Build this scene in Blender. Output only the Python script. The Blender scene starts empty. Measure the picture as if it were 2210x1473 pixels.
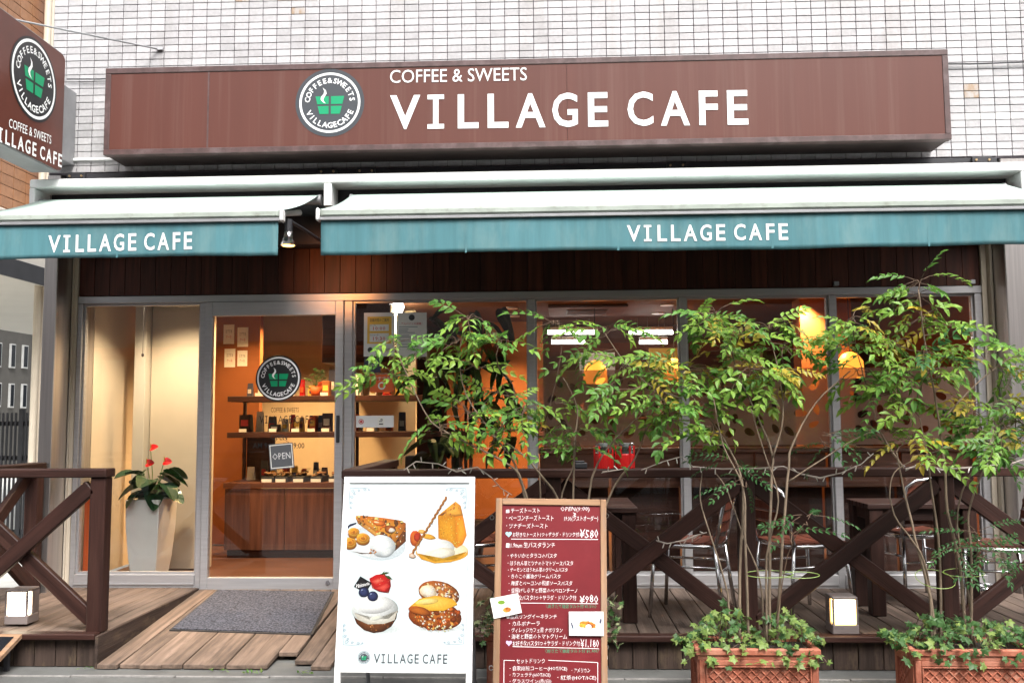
import bpy, math, random
from mathutils import Matrix, Vector
random.seed(7)
SC = bpy.context.scene
COL = SC.collection

# ---------------------------------------------------------------- camera
F, CX, CY = 2000.0, 1105.0, 736.5            # focal length and centre in photo pixels (2210 x 1473)
CAM = Vector((0.0, -6.9, 1.435))
RM = Matrix.Rotation(0.042, 3, 'Z') @ Matrix.Rotation(math.pi/2 + math.atan(169/2000), 3, 'X') @ Matrix.Rotation(-0.0065, 3, 'Z')
cam = bpy.data.cameras.new('camera')
cam.sensor_width = 36.0
cam.lens = F/2210*36.0
cam.clip_start = 0.05
cam.clip_end = 500
camo = bpy.data.objects.new('camera', cam)
camo.matrix_world = Matrix.Translation(CAM) @ RM.to_4x4()
COL.objects.link(camo)
SC.camera = camo

# ---------------------------------------------------------------- world, sun, exposure
EL, AZ = math.radians(54), math.radians(24)   # soft sun high behind the camera, a little from the right
w = bpy.data.worlds.new('World'); SC.world = w; w.use_nodes = True
nt = w.node_tree; nt.nodes.clear()
sky = nt.nodes.new('ShaderNodeTexSky'); sky.sky_type = 'NISHITA'; sky.sun_disc = False
sky.sun_elevation = EL; sky.sun_rotation = math.pi - AZ
sky.air_density = 1.0; sky.dust_density = 6.0; sky.ozone_density = 1.0
hsv = nt.nodes.new('ShaderNodeHueSaturation'); hsv.inputs['Saturation'].default_value = 0.22
bg = nt.nodes.new('ShaderNodeBackground'); bg.inputs['Strength'].default_value = 0.115
wo = nt.nodes.new('ShaderNodeOutputWorld')
nt.links.new(sky.outputs[0], hsv.inputs['Color']); nt.links.new(hsv.outputs[0], bg.inputs[0]); nt.links.new(bg.outputs[0], wo.inputs[0])
sl = bpy.data.lights.new('sun', 'SUN'); sl.energy = 1.5; sl.angle = math.radians(20); sl.color = (1, .97, .93)
so = bpy.data.objects.new('sun', sl); COL.objects.link(so)
so.rotation_euler = Vector((-math.sin(AZ)*math.cos(EL), math.cos(AZ)*math.cos(EL), -math.sin(EL))).to_track_quat('-Z', 'Y').to_euler()
SC.view_settings.view_transform = 'Standard'; SC.view_settings.look = 'None'
SC.view_settings.exposure = 1.5; SC.view_settings.gamma = 1.0
SC.view_settings.use_curve_mapping = False
SC.render.engine = 'CYCLES'
SC.cycles.use_denoising = True
SC.cycles.max_bounces = 8; SC.cycles.transparent_max_bounces = 16
SC.cycles.caustics_reflective = False; SC.cycles.caustics_refractive = False
SC.cycles.sample_clamp_indirect = 6.0

# ---------------------------------------------------------------- pixel -> position
def ray(px, py): return RM @ Vector(((px-CX)/F, -(py-CY)/F, -1.0))
def atY(px, py, Y):
    d = ray(px, py); return CAM + d*((Y-CAM.y)/d.y)
def atX(px, py, X):
    d = ray(px, py); return CAM + d*((X-CAM.x)/d.x)
def atZ(px, py, Z):
    d = ray(px, py); return CAM + d*((Z-CAM.z)/d.z)
def atPl(px, py, o, n):
    d = ray(px, py); return CAM + d*((o-CAM).dot(n)/d.dot(n))

G = 0.04          # pavement level
DECK = 0.225      # deck level
rnd = random.uniform

# ---------------------------------------------------------------- mesh building
class MB:
    def __init__(s): s.v=[]; s.f=[]; s.m=[]
    def add(s, vs, fs, m=0):
        b=len(s.v); s.v += [tuple(v) for v in vs]; s.f += [tuple(b+i for i in f) for f in fs]; s.m += [m]*len(fs); return s
    def box(s, x0,x1,y0,y1,z0,z1, c=0.0, m=0):
        if c<=0:
            vs=[(x,y,z) for x in (x0,x1) for y in (y0,y1) for z in (z0,z1)]
            return s.add(vs,[(0,1,3,2),(4,6,7,5),(0,4,5,1),(2,3,7,6),(0,2,6,4),(1,5,7,3)],m)
        lo=(x0,y0,z0); hi=(x1,y1,z1); vs=[]; idx={}
        for a in (0,1):
            for b in (0,1):
                for d in (0,1):
                    k=(a,b,d)
                    for ax in range(3):
                        p=[]
                        for i in range(3):
                            e=lo[i] if k[i]==0 else hi[i]
                            if i!=ax: e += c if k[i]==0 else -c
                            p.append(e)
                        idx[k,ax]=len(vs); vs.append(p)
        fs=[]
        for ax in range(3):
            o=[i for i in range(3) if i!=ax]
            for sd in (0,1):
                q=[]
                for (a,b) in ((0,0),(1,0),(1,1),(0,1)):
                    k=[0,0,0]; k[ax]=sd; k[o[0]]=a; k[o[1]]=b; q.append(idx[tuple(k),ax])
                flip=(sd==0) if ax!=1 else (sd==1)
                fs.append(tuple(reversed(q)) if flip else tuple(q))
            for a in (0,1):
                for b in (0,1):
                    k0=[0,0,0]; k1=[0,0,0]; k1[ax]=1
                    for k in (k0,k1): k[o[0]]=a; k[o[1]]=b
                    k0=tuple(k0); k1=tuple(k1)
                    q=[idx[k0,o[0]],idx[k1,o[0]],idx[k1,o[1]],idx[k0,o[1]]]
                    flip=(a!=b)
                    if ax==1: flip=not flip
                    fs.append(tuple(reversed(q)) if flip else tuple(q))
        for k in [(a,b,d) for a in (0,1) for b in (0,1) for d in (0,1)]:
            t=(idx[k,0],idx[k,1],idx[k,2])
            fs.append(t if sum(k)%2==1 else tuple(reversed(t)))
        return s.add(vs,fs,m)
    def tube(s, pts, r, n=8, cap=True, m=0, closed=False):
        pts=[Vector(p) for p in pts]; rs=r if isinstance(r,(list,tuple)) else [r]*len(pts)
        vs=[]; fs=[]; N=len(pts); nrm=None
        for i,p in enumerate(pts):
            if closed: t=(pts[(i+1)%N]-pts[i-1])
            else: t=(pts[min(i+1,N-1)]-pts[max(i-1,0)])
            t.normalize()
            if nrm is None:
                nrm=Vector((0,0,1)) if abs(t.z)<.9 else Vector((1,0,0))
            nrm=(nrm-t*nrm.dot(t)); nrm.normalize(); bi=t.cross(nrm)
            for k in range(n):
                a=2*math.pi*k/n; vs.append(p+(nrm*math.cos(a)+bi*math.sin(a))*rs[i])
        for i in range(N if closed else N-1):
            j=(i+1)%N
            for k in range(n): fs.append((i*n+k,i*n+(k+1)%n,j*n+(k+1)%n,j*n+k))
        if cap and not closed: fs += [tuple(range(n-1,-1,-1)), tuple((N-1)*n+k for k in range(n))]
        return s.add(vs,fs,m)
    def lathe(s, prof, c=(0,0,0), n=20, m=0):
        vs=[]; fs=[]; P=len(prof)
        for k in range(n):
            a=2*math.pi*k/n
            for (r,z) in prof: vs.append((c[0]+r*math.cos(a),c[1]+r*math.sin(a),c[2]+z))
        for k in range(n):
            j=(k+1)%n
            for i in range(P-1): fs.append((k*P+i,j*P+i,j*P+i+1,k*P+i+1))
        if prof[0][0]>1e-5: fs.append(tuple(k*P for k in range(n-1,-1,-1)))
        if prof[-1][0]>1e-5: fs.append(tuple(k*P+P-1 for k in range(n)))
        return s.add(vs,fs,m)
    def quad(s,a,b,c,d,m=0): return s.add([a,b,c,d],[(0,1,2,3)],m)
    def prism(s, poly, d, m=0):              # poly: 3D points of a planar outline, d: extrusion vector
        n=len(poly); d=Vector(d); vs=[Vector(p) for p in poly]+[Vector(p)+d for p in poly]
        fs=[tuple(range(n-1,-1,-1)),tuple(range(n,2*n))]+[(i,(i+1)%n,n+(i+1)%n,n+i) for i in range(n)]
        return s.add(vs,fs,m)
    def mesh(s, name, mats, smooth=False):
        me=bpy.data.meshes.new(name); me.from_pydata(s.v,[],s.f)
        for mm in (mats if isinstance(mats,(list,tuple)) else [mats]): me.materials.append(mm)
        if any(s.m): me.polygons.foreach_set('material_index', s.m)
        if smooth: me.polygons.foreach_set('use_smooth',[True]*len(s.f))
        me.update(); return me

WM={}
def link(name, data, parent=None, mw=None):
    o=bpy.data.objects.new(name,data); COL.objects.link(o)
    mw = mw.copy() if mw is not None else Matrix.Identity(4)
    o.matrix_basis = mw
    if parent is not None:
        o.parent=parent; o.matrix_parent_inverse=WM[parent.name].inverted()
    WM[o.name]=mw
    return o
def obj(name, mb, mats, parent=None, mw=None, smooth=False, bevel=0):
    o=link(name, mb.mesh(name,mats,smooth) if isinstance(mb,MB) else mb, parent, mw)
    if bevel:
        b=o.modifiers.new('bevel','BEVEL'); b.width=bevel; b.segments=2; b.limit_method='ANGLE'
    return o
def tag(o, label=None, cat=None, group=None, kind=None):
    if label: o['label']=label
    if cat: o['category']=cat
    if group: o['group']=group
    if kind: o['kind']=kind
    return o
def thing(name, loc, label, cat, group=None, mw=None):
    o=link(name, None, None, mw if mw is not None else Matrix.Translation(Vector(loc)))
    o.empty_display_size=.1
    return tag(o,label,cat,group)
KIDS={}
def children(o): return [c for c in COL.objects if c.parent==o]
def copy_tree(o, mw, label=None, parent=None):
    c=o.copy(); COL.objects.link(c); WM[c.name]=mw
    if parent is None: c.matrix_basis=mw
    else: c.parent=parent; c.matrix_parent_inverse=o.matrix_parent_inverse.copy()
    if label: c['label']=label
    for ch in children(o): copy_tree(ch, Matrix.Identity(4), None, c)
    return c
def beam(name, p0, p1, wd, th, up, mat, parent, c=.004, lab=None):
    """a straight board from p0 to p1: width wd along 'up', thickness th across; grain along local X"""
    p0=Vector(p0); p1=Vector(p1); x=(p1-p0); L=x.length; x.normalize()
    z=Vector(up); z=(z-x*z.dot(x)).normalized(); y=z.cross(x)
    mw=Matrix((x,y,z)).transposed().to_4x4(); mw.translation=(p0+p1)/2
    o=obj(name, MB().box(-L/2,L/2,-th/2,th/2,-wd/2,wd/2,c), mat, parent, mw)
    if lab: o['label']=lab
    return o

# ---------------------------------------------------------------- materials
def mat(name, col, rough=.5, metal=0, var=.0, scale=(6,6,6), rand=0., bump=0., bscale=None, col2=None, ramp=(.35,.65),
        emit=None, estr=0, trans=0, island=0, detail=4, spec=.5, rvar=0, coat=0, dirt=None, shift=True):
    m=bpy.data.materials.new(name); m.use_nodes=True; n=m.node_tree; N=n.nodes; Lk=n.links.new
    b=N['Principled BSDF']
    b.inputs['Roughness'].default_value=rough; b.inputs['Metallic'].default_value=metal
    b.inputs['Specular IOR Level'].default_value=spec
    if coat: b.inputs['Coat Weight'].default_value=coat
    b.inputs['Base Color'].default_value=(*col,1)
    tc=N.new('ShaderNodeTexCoord'); vec=tc.outputs['Object']; oi=None
    if rand or shift:
        oi=N.new('ShaderNodeObjectInfo')
    if shift:
        mu=N.new('ShaderNodeMath'); mu.operation='MULTIPLY'; mu.inputs[1].default_value=37.0; Lk(oi.outputs['Random'],mu.inputs[0])
        va=N.new('ShaderNodeVectorMath'); va.operation='ADD'; Lk(vec,va.inputs[0]); Lk(mu.outputs[0],va.inputs[1]); vec=va.outputs[0]
    def noise(sc, det=detail, ro=.6):
        mp=N.new('ShaderNodeMapping'); mp.inputs['Scale'].default_value=sc; Lk(vec,mp.inputs['Vector'])
        t=N.new('ShaderNodeTexNoise'); t.inputs['Scale'].default_value=1; t.inputs['Detail'].default_value=det; t.inputs['Roughness'].default_value=ro
        Lk(mp.outputs[0],t.inputs['Vector']); return t.outputs['Fac']
    out=None
    if var or col2:
        c2=col2 or tuple(max(0,c*(1-var)) for c in col); c1=col if col2 else tuple(min(1,c*(1+var)) for c in col)
        r=N.new('ShaderNodeValToRGB'); r.color_ramp.elements[0].position=ramp[0]; r.color_ramp.elements[1].position=ramp[1]
        r.color_ramp.elements[0].color=(*c2,1); r.color_ramp.elements[1].color=(*c1,1)
        f=noise(scale); Lk(f,r.inputs['Fac']); out=r.outputs['Color']
        if rvar:
            ma=N.new('ShaderNodeMapRange'); ma.inputs['To Min'].default_value=max(0,rough-rvar); ma.inputs['To Max'].default_value=min(1,rough+rvar); Lk(f,ma.inputs['Value']); Lk(ma.outputs[0],b.inputs['Roughness'])
    if dirt:                                  # (colour, scale, amount, lo, hi): patches of dirt with their own shape
        mx=N.new('ShaderNodeMix'); mx.data_type='RGBA'
        f=noise(dirt[1],5,.65); mr=N.new('ShaderNodeMapRange'); mr.inputs['From Min'].default_value=dirt[3]; mr.inputs['From Max'].default_value=dirt[4]; mr.inputs['To Max'].default_value=dirt[2]
        Lk(f,mr.inputs['Value']); Lk(mr.outputs[0],mx.inputs['Factor'])
        if out: Lk(out,mx.inputs[6])
        else: mx.inputs[6].default_value=(*col,1)
        mx.inputs[7].default_value=(*dirt[0],1); out=mx.outputs[2]
    if rand or island:
        h=N.new('ShaderNodeHueSaturation')
        if out: Lk(out,h.inputs['Color'])
        else: h.inputs['Color'].default_value=(*col,1)
        src=oi.outputs['Random'] if not island else None
        if island:
            ge=N.new('ShaderNodeNewGeometry'); ad=N.new('ShaderNodeMath'); ad.operation='ADD'; Lk(ge.outputs['Random Per Island'],ad.inputs[0])
            if oi: Lk(oi.outputs['Random'],ad.inputs[1])
            fr=N.new('ShaderNodeMath'); fr.operation='FRACT'; Lk(ad.outputs[0],fr.inputs[0]); src=fr.outputs[0]
        mr=N.new('ShaderNodeMapRange'); a=rand or island; mr.inputs['To Min'].default_value=1-a; mr.inputs['To Max'].default_value=1+a
        Lk(src,mr.inputs['Value']); Lk(mr.outputs[0],h.inputs['Value']); out=h.outputs['Color']
    if out: Lk(out,b.inputs['Base Color'])
    if bump:
        bu=N.new('ShaderNodeBump'); bu.inputs['Strength'].default_value=bump; bu.inputs['Distance'].default_value=.01
        Lk(noise(bscale or tuple(4*s for s in scale)),bu.inputs['Height']); Lk(bu.outputs[0],b.inputs['Normal'])
    if emit:
        b.inputs['Emission Color'].default_value=(*emit,1); b.inputs['Emission Strength'].default_value=estr
    if trans:
        tr=N.new('ShaderNodeBsdfTranslucent'); ms=N.new('ShaderNodeMixShader'); ms.inputs[0].default_value=trans
        if out: Lk(out,tr.inputs['Color'])
        else: tr.inputs['Color'].default_value=(*col,1)
        Lk(b.outputs[0],ms.inputs[1]); Lk(tr.outputs[0],ms.inputs[2]); Lk(ms.outputs[0],N['Material Output'].inputs['Surface'])
    return m
def glass_mat(name, tint, f0=.035, rough=0.0, frost=0, fcol=(.5,.4,.35)):
    m=bpy.data.materials.new(name); m.use_nodes=True; n=m.node_tree; N=n.nodes; Lk=n.links.new
    N.remove(N['Principled BSDF'])
    lw=N.new('ShaderNodeLayerWeight'); lw.inputs['Blend'].default_value=.5
    p=N.new('ShaderNodeMath'); p.operation='POWER'; p.inputs[1].default_value=5; Lk(lw.outputs['Facing'],p.inputs[0])
    mr=N.new('ShaderNodeMapRange'); mr.inputs['To Min'].default_value=f0; mr.inputs['To Max'].default_value=1; Lk(p.outputs[0],mr.inputs['Value'])
    t=N.new('ShaderNodeBsdfTransparent'); t.inputs[0].default_value=(*tint,1)
    g=N.new('ShaderNodeBsdfGlossy'); g.inputs['Roughness'].default_value=rough; g.inputs['Color'].default_value=(1,1,1,1)
    base=t.outputs[0]
    if frost:
        d=N.new('ShaderNodeBsdfDiffuse'); d.inputs[0].default_value=(*fcol,1); ms=N.new('ShaderNodeMixShader'); ms.inputs[0].default_value=frost
        tl=N.new('ShaderNodeBsdfTranslucent'); tl.inputs[0].default_value=(*fcol,1); m2=N.new('ShaderNodeMixShader'); m2.inputs[0].default_value=.5
        Lk(d.outputs[0],m2.inputs[1]); Lk(tl.outputs[0],m2.inputs[2])
        Lk(base,ms.inputs[1]); Lk(m2.outputs[0],ms.inputs[2]); base=ms.outputs[0]
    mx=N.new('ShaderNodeMixShader'); Lk(mr.outputs[0],mx.inputs[0]); Lk(base,mx.inputs[1]); Lk(g.outputs[0],mx.inputs[2])
    Lk(mx.outputs[0],N['Material Output'].inputs['Surface']); return m

M={}
M['tile']=mat('pale_tile',(.435,.425,.432),.35,var=.08,scale=(40,40,40),rand=.13,bump=.08,bscale=(180,180,180),dirt=((.24,.21,.19),(4,4,.4),.5,.50,.72),shift=False)
M['tile_many']=mat('pale_tile_many',(.435,.425,.432),.35,var=.08,scale=(40,40,40),island=.13,bump=.08,bscale=(180,180,180),dirt=((.24,.21,.19),(4,4,.4),.5,.50,.72),shift=False)
M['tile_rust']=mat('rust_stained_tile',(.40,.37,.35),.4,col2=(.33,.235,.16),scale=(30,30,14),ramp=(.4,.6),shift=True)
M['tile_white']=mat('white_tile',(.62,.61,.60),.3,var=.04)
M['grout']=mat('grout',(.19,.172,.19),.9,var=.15,scale=(20,20,20))
M['sign']=mat('brown_sign',(.098,.0325,.0235),.45,var=.06,scale=(5,5,.3),dirt=((.21,.13,.11),(11,11,.28),.34,.5,.85),spec=.35,bump=.02,shift=False)
M['signframe']=mat('sign_frame',(.080,.045,.043),.45,var=.25,scale=(12,12,12),dirt=((.14,.105,.105),(6,6,6),.6,.5,.7))
M['signdark']=mat('sign_underside',(.035,.022,.02),.55,var=.2)
M['white']=mat('white_paint',(.80,.80,.79),.35,var=.03,scale=(8,8,8))
M['whiteprint']=mat('white_print',(.82,.82,.82),.5)
M['black']=mat('black_print',(.018,.018,.02),.4)
M['charcoal']=mat('charcoal_print',(.045,.05,.058),.4)
M['green']=mat('green_print',(.0,.27,.115),.4)
M['projsign']=mat('dark_brown_sign',(.095,.027,.018),.3,var=.12,scale=(3,3,3))
M['alu']=mat('aluminium',(.50,.49,.50),.42,metal=.55,var=.06,scale=(3,3,60),bump=.02)
M['aluw']=mat('white_aluminium',(.78,.78,.77),.35,var=.05,scale=(6,6,6),dirt=((.35,.33,.28),(9,9,9),.5,.58,.8))
M['steel']=mat('brushed_steel',(.56,.52,.50),.30,metal=.9,var=.10,scale=(50,50,1.2),bump=.03,bscale=(200,200,2))
M['chrome']=mat('polished_tube',(.66,.65,.66),.2,metal=1,var=.04)
M['darkmetal']=mat('dark_metal',(.022,.022,.026),.5,var=.2)
M['greymetal']=mat('grey_metal',(.30,.30,.31),.45,metal=.4,var=.1)
M['boltm']=mat('brass_bolt',(.5,.36,.2),.35,metal=.8)
M['canvas_top']=mat('faded_canvas',(.50,.62,.575),.8,var=.05,scale=(2,2,2),dirt=((.44,.46,.37),(1.2,6,6),.5,.5,.8),bump=.04,shift=False,trans=.12)
M['canvas']=mat('teal_canvas',(.066,.188,.215),.75,var=.10,scale=(20,20,1.2),dirt=((.20,.30,.29),(7,7,2.5),.55,.46,.85),bump=.05,bscale=(50,50,8),shift=False,trans=.08)
M['canvas_roll']=mat('canvas_roll_edge',(.33,.37,.33),.8,var=.15,scale=(4,12,12),dirt=((.15,.15,.11),(14,14,14),.5,.52,.72))
def wood(name,c,var=.35,rough=.55,rand=.16,dirt=None,bump=.25): return mat(name,c,rough,var=var,scale=(1.6,26,26),rand=rand,bump=bump,bscale=(4,110,110),dirt=dirt,rvar=.08,spec=.28)
M['rail']=wood('stained_rail_wood',(.030,.0112,.0080),dirt=((.064,.030,.021),(1.2,9,9),.55,.54,.78))
M['deckwood']=wood('weathered_deck_board',(.135,.098,.078),var=.32,rough=.75,dirt=((.060,.043,.035),(2,10,10),.75,.45,.7),bump=.4)
M['rampwood']=wood('weathered_ramp_board',(.185,.130,.098),var=.34,rough=.8,dirt=((.07,.052,.042),(2.5,9,9),.75,.46,.7),bump=.5)
M['skirt']=wood('mossy_skirting',(.050,.033,.026),rough=.8,dirt=((.14,.10,.06),(5,14,14),.65,.52,.72),bump=.4)
M['fascia']=wood('reddish_fascia_board',(.060,.0165,.009),var=.4,rough=.5,rand=.28,bump=.12)
M['slat']=wood('chair_slat_wood',(.12,.036,.022),rough=.4,rand=.1,bump=.1)
M['table']=wood('table_wood',(.030,.0135,.0105),rough=.5)
M['counter']=wood('counter_wood',(.105,.042,.027),rough=.5,rand=.05,bump=.06)
M['counterdark']=wood('dark_counter_wood',(.045,.017,.012),rough=.5,rand=.06,bump=.06)
M['boardframe']=wood('worn_pine_frame',(.30,.175,.10),var=.3,rough=.7,rand=.1,dirt=((.25,.19,.15),(3,12,12),.6,.5,.65))
M['menu']=mat('dark_red_board',(.150,.0065,.011),.5,var=.12,scale=(3,3,3),dirt=((.21,.02,.026),(7,7,7),.5,.55,.8))
M['chalk']=mat('chalk_white',(.80,.78,.78),.9,var=.06,scale=(60,60,60))
M['chalkgreen']=mat('chalk_green',(.06,.25,.14),.9,var=.2,scale=(60,60,60))
M['chalkblue']=mat('chalk_blue',(.35,.70,.75),.9)
M['chalklilac']=mat('chalk_lilac',(.55,.40,.60),.9)
M['paper']=mat('poster_paper',(.43,.50,.515),.35,col2=(.50,.555,.56),scale=(3,3,3))
M['paperwhite']=mat('white_paper',(.78,.78,.77),.6)
M['mat']=mat('grey_door_mat',(.092,.097,.125),.95,col2=(.020,.021,.030),scale=(75,75,75),ramp=(.40,.60),bump=.8,bscale=(160,160,160),detail=2)
M['matedge']=mat('mat_rubber_edge',(.02,.02,.022),.7)
M['terra']=mat('terracotta',(.31,.090,.048),.75,var=.22,scale=(14,14,14),rand=.05,bump=.2,bscale=(90,90,90),dirt=((.44,.22,.15),(7,7,7),.75,.48,.70))
M['soil']=mat('soil',(.02,.014,.01),.95,var=.5,scale=(60,60,60),bump=.6)
M['bark']=mat('shrub_bark',(.17,.125,.085),.85,var=.35,scale=(30,30,9),bump=.4)
M['barkred']=mat('reddish_twig',(.10,.060,.036),.8,var=.3,scale=(30,30,9))
def leafm(name,c,c2,rough=.42,tr=.38,rand=.20): return mat(name,c,rough,col2=c2,scale=(9,9,9),rand=rand,trans=tr,spec=.3)
M['leafA']=leafm('leaf_mid_green',(.130,.275,.046),(.078,.200,.038))
M['leafB']=leafm('leaf_light_green',(.235,.370,.052),(.150,.290,.046))
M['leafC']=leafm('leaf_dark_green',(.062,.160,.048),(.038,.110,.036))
M['leafY']=leafm('leaf_yellow',(.46,.33,.035),(.25,.24,.035))
M['ivyA']=leafm('ivy_light',(.25,.325,.085),(.115,.21,.058),.4)
M['ivyB']=leafm('ivy_dark',(.085,.175,.055),(.048,.115,.036),.4)
M['ivyC']=leafm('ivy_variegated',(.42,.43,.24),(.10,.19,.07),.45)
M['anth']=leafm('anthurium_leaf',(.018,.055,.022),(.012,.038,.018),.25,.1)
M['anthred']=mat('anthurium_spathe',(.50,.010,.012),.2,var=.1)
M['wire']=mat('pale_wire',(.42,.36,.31),.5)
M['tie']=mat('green_plant_tie',(.20,.30,.06),.5)
M['bulb']=mat('clear_bulb',(.62,.58,.52),.15)
M['glass']=glass_mat('window_glass',(.95,.96,.95))
M['film']=glass_mat('frosted_film',(.85,.75,.7),.03,.3,frost=.70,fcol=(.34,.225,.18))
M['clear']=glass_mat('clear_plastic',(.85,.88,.88),.08,.05)
M['houseshade']=mat('grey_house_render',(.060,.056,.050),.85,var=.08)  # pale house wall; the alley's shade is put into the base colour
M['asphalt']=mat('pavement_concrete',(.105,.105,.10),.85,var=.16,scale=(5,5,5),bump=.25,bscale=(120,120,120),dirt=((.10,.10,.09),(3,9,3),.6,.5,.7))
M['road']=mat('asphalt',(.05,.05,.052),.9,var=.2,scale=(30,30,30),bump=.4,bscale=(200,200,200))
M['kerb']=mat('kerb_concrete',(.21,.20,.19),.85,var=.2,scale=(20,20,20),bump=.3)
M['palecon']=mat('pale_alley_concrete',(.55,.55,.52),.85,var=.06)
M['browntile']=mat('brown_tile',(.34,.165,.080),.4,var=.10,scale=(20,20,20),rand=.08)
M['browngrout']=mat('brown_grout',(.10,.055,.035),.9)
M['beige']=mat('beige_plaster',(.64,.56,.45),.8,var=.03,scale=(4,4,4))
M['offwhite']=mat('off_white_render',(.62,.59,.53),.8,var=.04,scale=(1,1,1))
M['darkwin']=mat('dark_window',(.012,.014,.018),.08)
M['orange']=mat('orange_wall',(.30,.095,.022),.75,var=.06,scale=(3,3,3))
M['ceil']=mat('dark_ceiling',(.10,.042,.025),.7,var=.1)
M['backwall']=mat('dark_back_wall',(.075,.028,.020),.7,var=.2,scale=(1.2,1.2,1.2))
M['intfloor']=wood('interior_floor_board',(.085,.038,.024),rough=.35,rand=.1)
M['cream']=mat('cream_wall',(.66,.55,.38),.8,var=.03)
M['warmpanel']=mat('warm_lamp_panel',(.9,.8,.6),.4,emit=(1,.62,.20),estr=5.5)
M['warmpanelL']=mat('bright_lamp_panel',(.9,.85,.75),.4,emit=(1,.86,.62),estr=6.5)
M['lampbody']=mat('lamp_housing',(.26,.22,.21),.5,metal=.2,var=.08)
M['glow']=mat('warm_bulb_glow',(1,.8,.5),.4,emit=(1,.45,.09),estr=3.6)
M['tubeglow']=mat('fluorescent_glow',(1,1,1),.4,emit=(1,.96,.9),estr=5)
M['shade']=mat('orange_lamp_shade',(.8,.32,.05),.5,emit=(1,.30,.035),estr=.9)
M['red']=mat('red_plastic',(.42,.012,.012),.25,var=.08)
M['redprint']=mat('red_print',(.55,.03,.03),.5)
M['orangeprint']=mat('orange_print',(.75,.13,.03),.5)
M['yellowprint']=mat('yellow_print',(.80,.50,.08),.5)
M['cream_print']=mat('cream_print',(.80,.79,.73),.5,var=.03,scale=(30,30,30))
M['pastry']=mat('pastry_print',(.72,.26,.035),.4,col2=(.22,.055,.012),scale=(55,55,55),ramp=(.36,.6),detail=3)
M['crust']=mat('crust_print',(.34,.13,.045),.5,col2=(.13,.045,.02),scale=(70,70,70),ramp=(.35,.65))
M['sponge']=mat('sponge_print',(.82,.36,.035),.5,col2=(.62,.23,.02),scale=(60,60,60),ramp=(.3,.5))
M['custard']=mat('custard_print',(.85,.50,.06),.4,var=.1,scale=(30,30,30))
M['banana']=mat('banana_print',(.80,.40,.04),.5,col2=(.50,.16,.02),scale=(60,60,60))
M['berry']=mat('berry_print',(.02,.03,.09),.3,var=.4,scale=(60,60,60))
M['strawberry']=mat('strawberry_print',(.62,.02,.02),.4,col2=(.80,.20,.15),scale=(90,90,90),ramp=(.35,.5))
M['navy']=mat('navy_print',(.05,.055,.10),.4)
M['shadowprint']=mat('grey_blue_print',(.52,.60,.62),.5,var=.05,scale=(12,12,12))
M['flour']=mat('flourish_print',(.16,.22,.27),.5)
M['cookie']=mat('cookie',(.34,.16,.05),.6,col2=(.12,.05,.02),scale=(50,50,50))
M['darkplant']=leafm('indoor_leaf',(.020,.050,.018),(.010,.028,.012),.4,.1)
M['cotton']=mat('pale_concrete_block',(.36,.36,.35),.8,var=.1)
def print_mat():
    m=bpy.data.materials.new('printed_photo'); m.use_nodes=True; n=m.node_tree; N=n.nodes; b=N['Principled BSDF']; b.inputs['Roughness'].default_value=.35
    a=N.new('ShaderNodeVertexColor'); a.layer_name='ink'; t=N.new('ShaderNodeTexNoise'); t.inputs['Scale'].default_value=140; t.inputs['Detail'].default_value=3
    tc=N.new('ShaderNodeTexCoord'); n.links.new(tc.outputs['Object'],t.inputs['Vector']); mr=N.new('ShaderNodeMapRange'); mr.inputs['To Min'].default_value=.72; mr.inputs['To Max'].default_value=1.28; n.links.new(t.outputs['Fac'],mr.inputs['Value'])
    mx=N.new('ShaderNodeMix'); mx.data_type='RGBA'; mx.blend_type='MULTIPLY'; mx.inputs['Factor'].default_value=1; n.links.new(a.outputs['Color'],mx.inputs[6]); n.links.new(mr.outputs[0],mx.inputs[7]); n.links.new(mx.outputs[2],b.inputs['Base Color']); return m
M['ink']=print_mat()
M['slate']=mat('slate_grey_sign',(.10,.105,.115),.5)
M['shopfront']=mat('opposite_shopfront',(.10,.085,.08),.6,var=.2,scale=(1,1,1))
# ---------------------------------------------------------------- flat print on a plane
class Fr:
    def __init__(s,o,x,u):
        s.o=Vector(o); s.x=Vector(x).normalized(); u=Vector(u); s.u=(u-s.x*u.dot(s.x)).normalized(); s.n=s.x.cross(s.u)
    def P(s,a,b,w=0): return s.o+s.x*a+s.u*b+s.n*w
    def pix(s,px,py):
        d=atPl(px,py,s.o,s.n)-s.o; return d.dot(s.x), d.dot(s.u)
TM={}
def tmesh(body, bold=0.0, res=2):
    k=(body,bold,res)
    if k not in TM:
        c=bpy.data.curves.new('lettering','FONT'); c.body=body; c.resolution_u=res; c.offset=bold
        o=bpy.data.objects.new('lettering',c); me=bpy.data.meshes.new_from_object(o)
        TM[k]=([(v.co.x,v.co.y) for v in me.vertices],[tuple(p.vertices) for p in me.polygons])
        bpy.data.objects.remove(o); bpy.data.meshes.remove(me); bpy.data.curves.remove(c)
    return TM[k]
def put2d(mb, fr, vs, fs, fn, w, m):
    if vs: mb.add([fr.P(*fn(x,y),w) for (x,y) in vs], fs, m)
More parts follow.
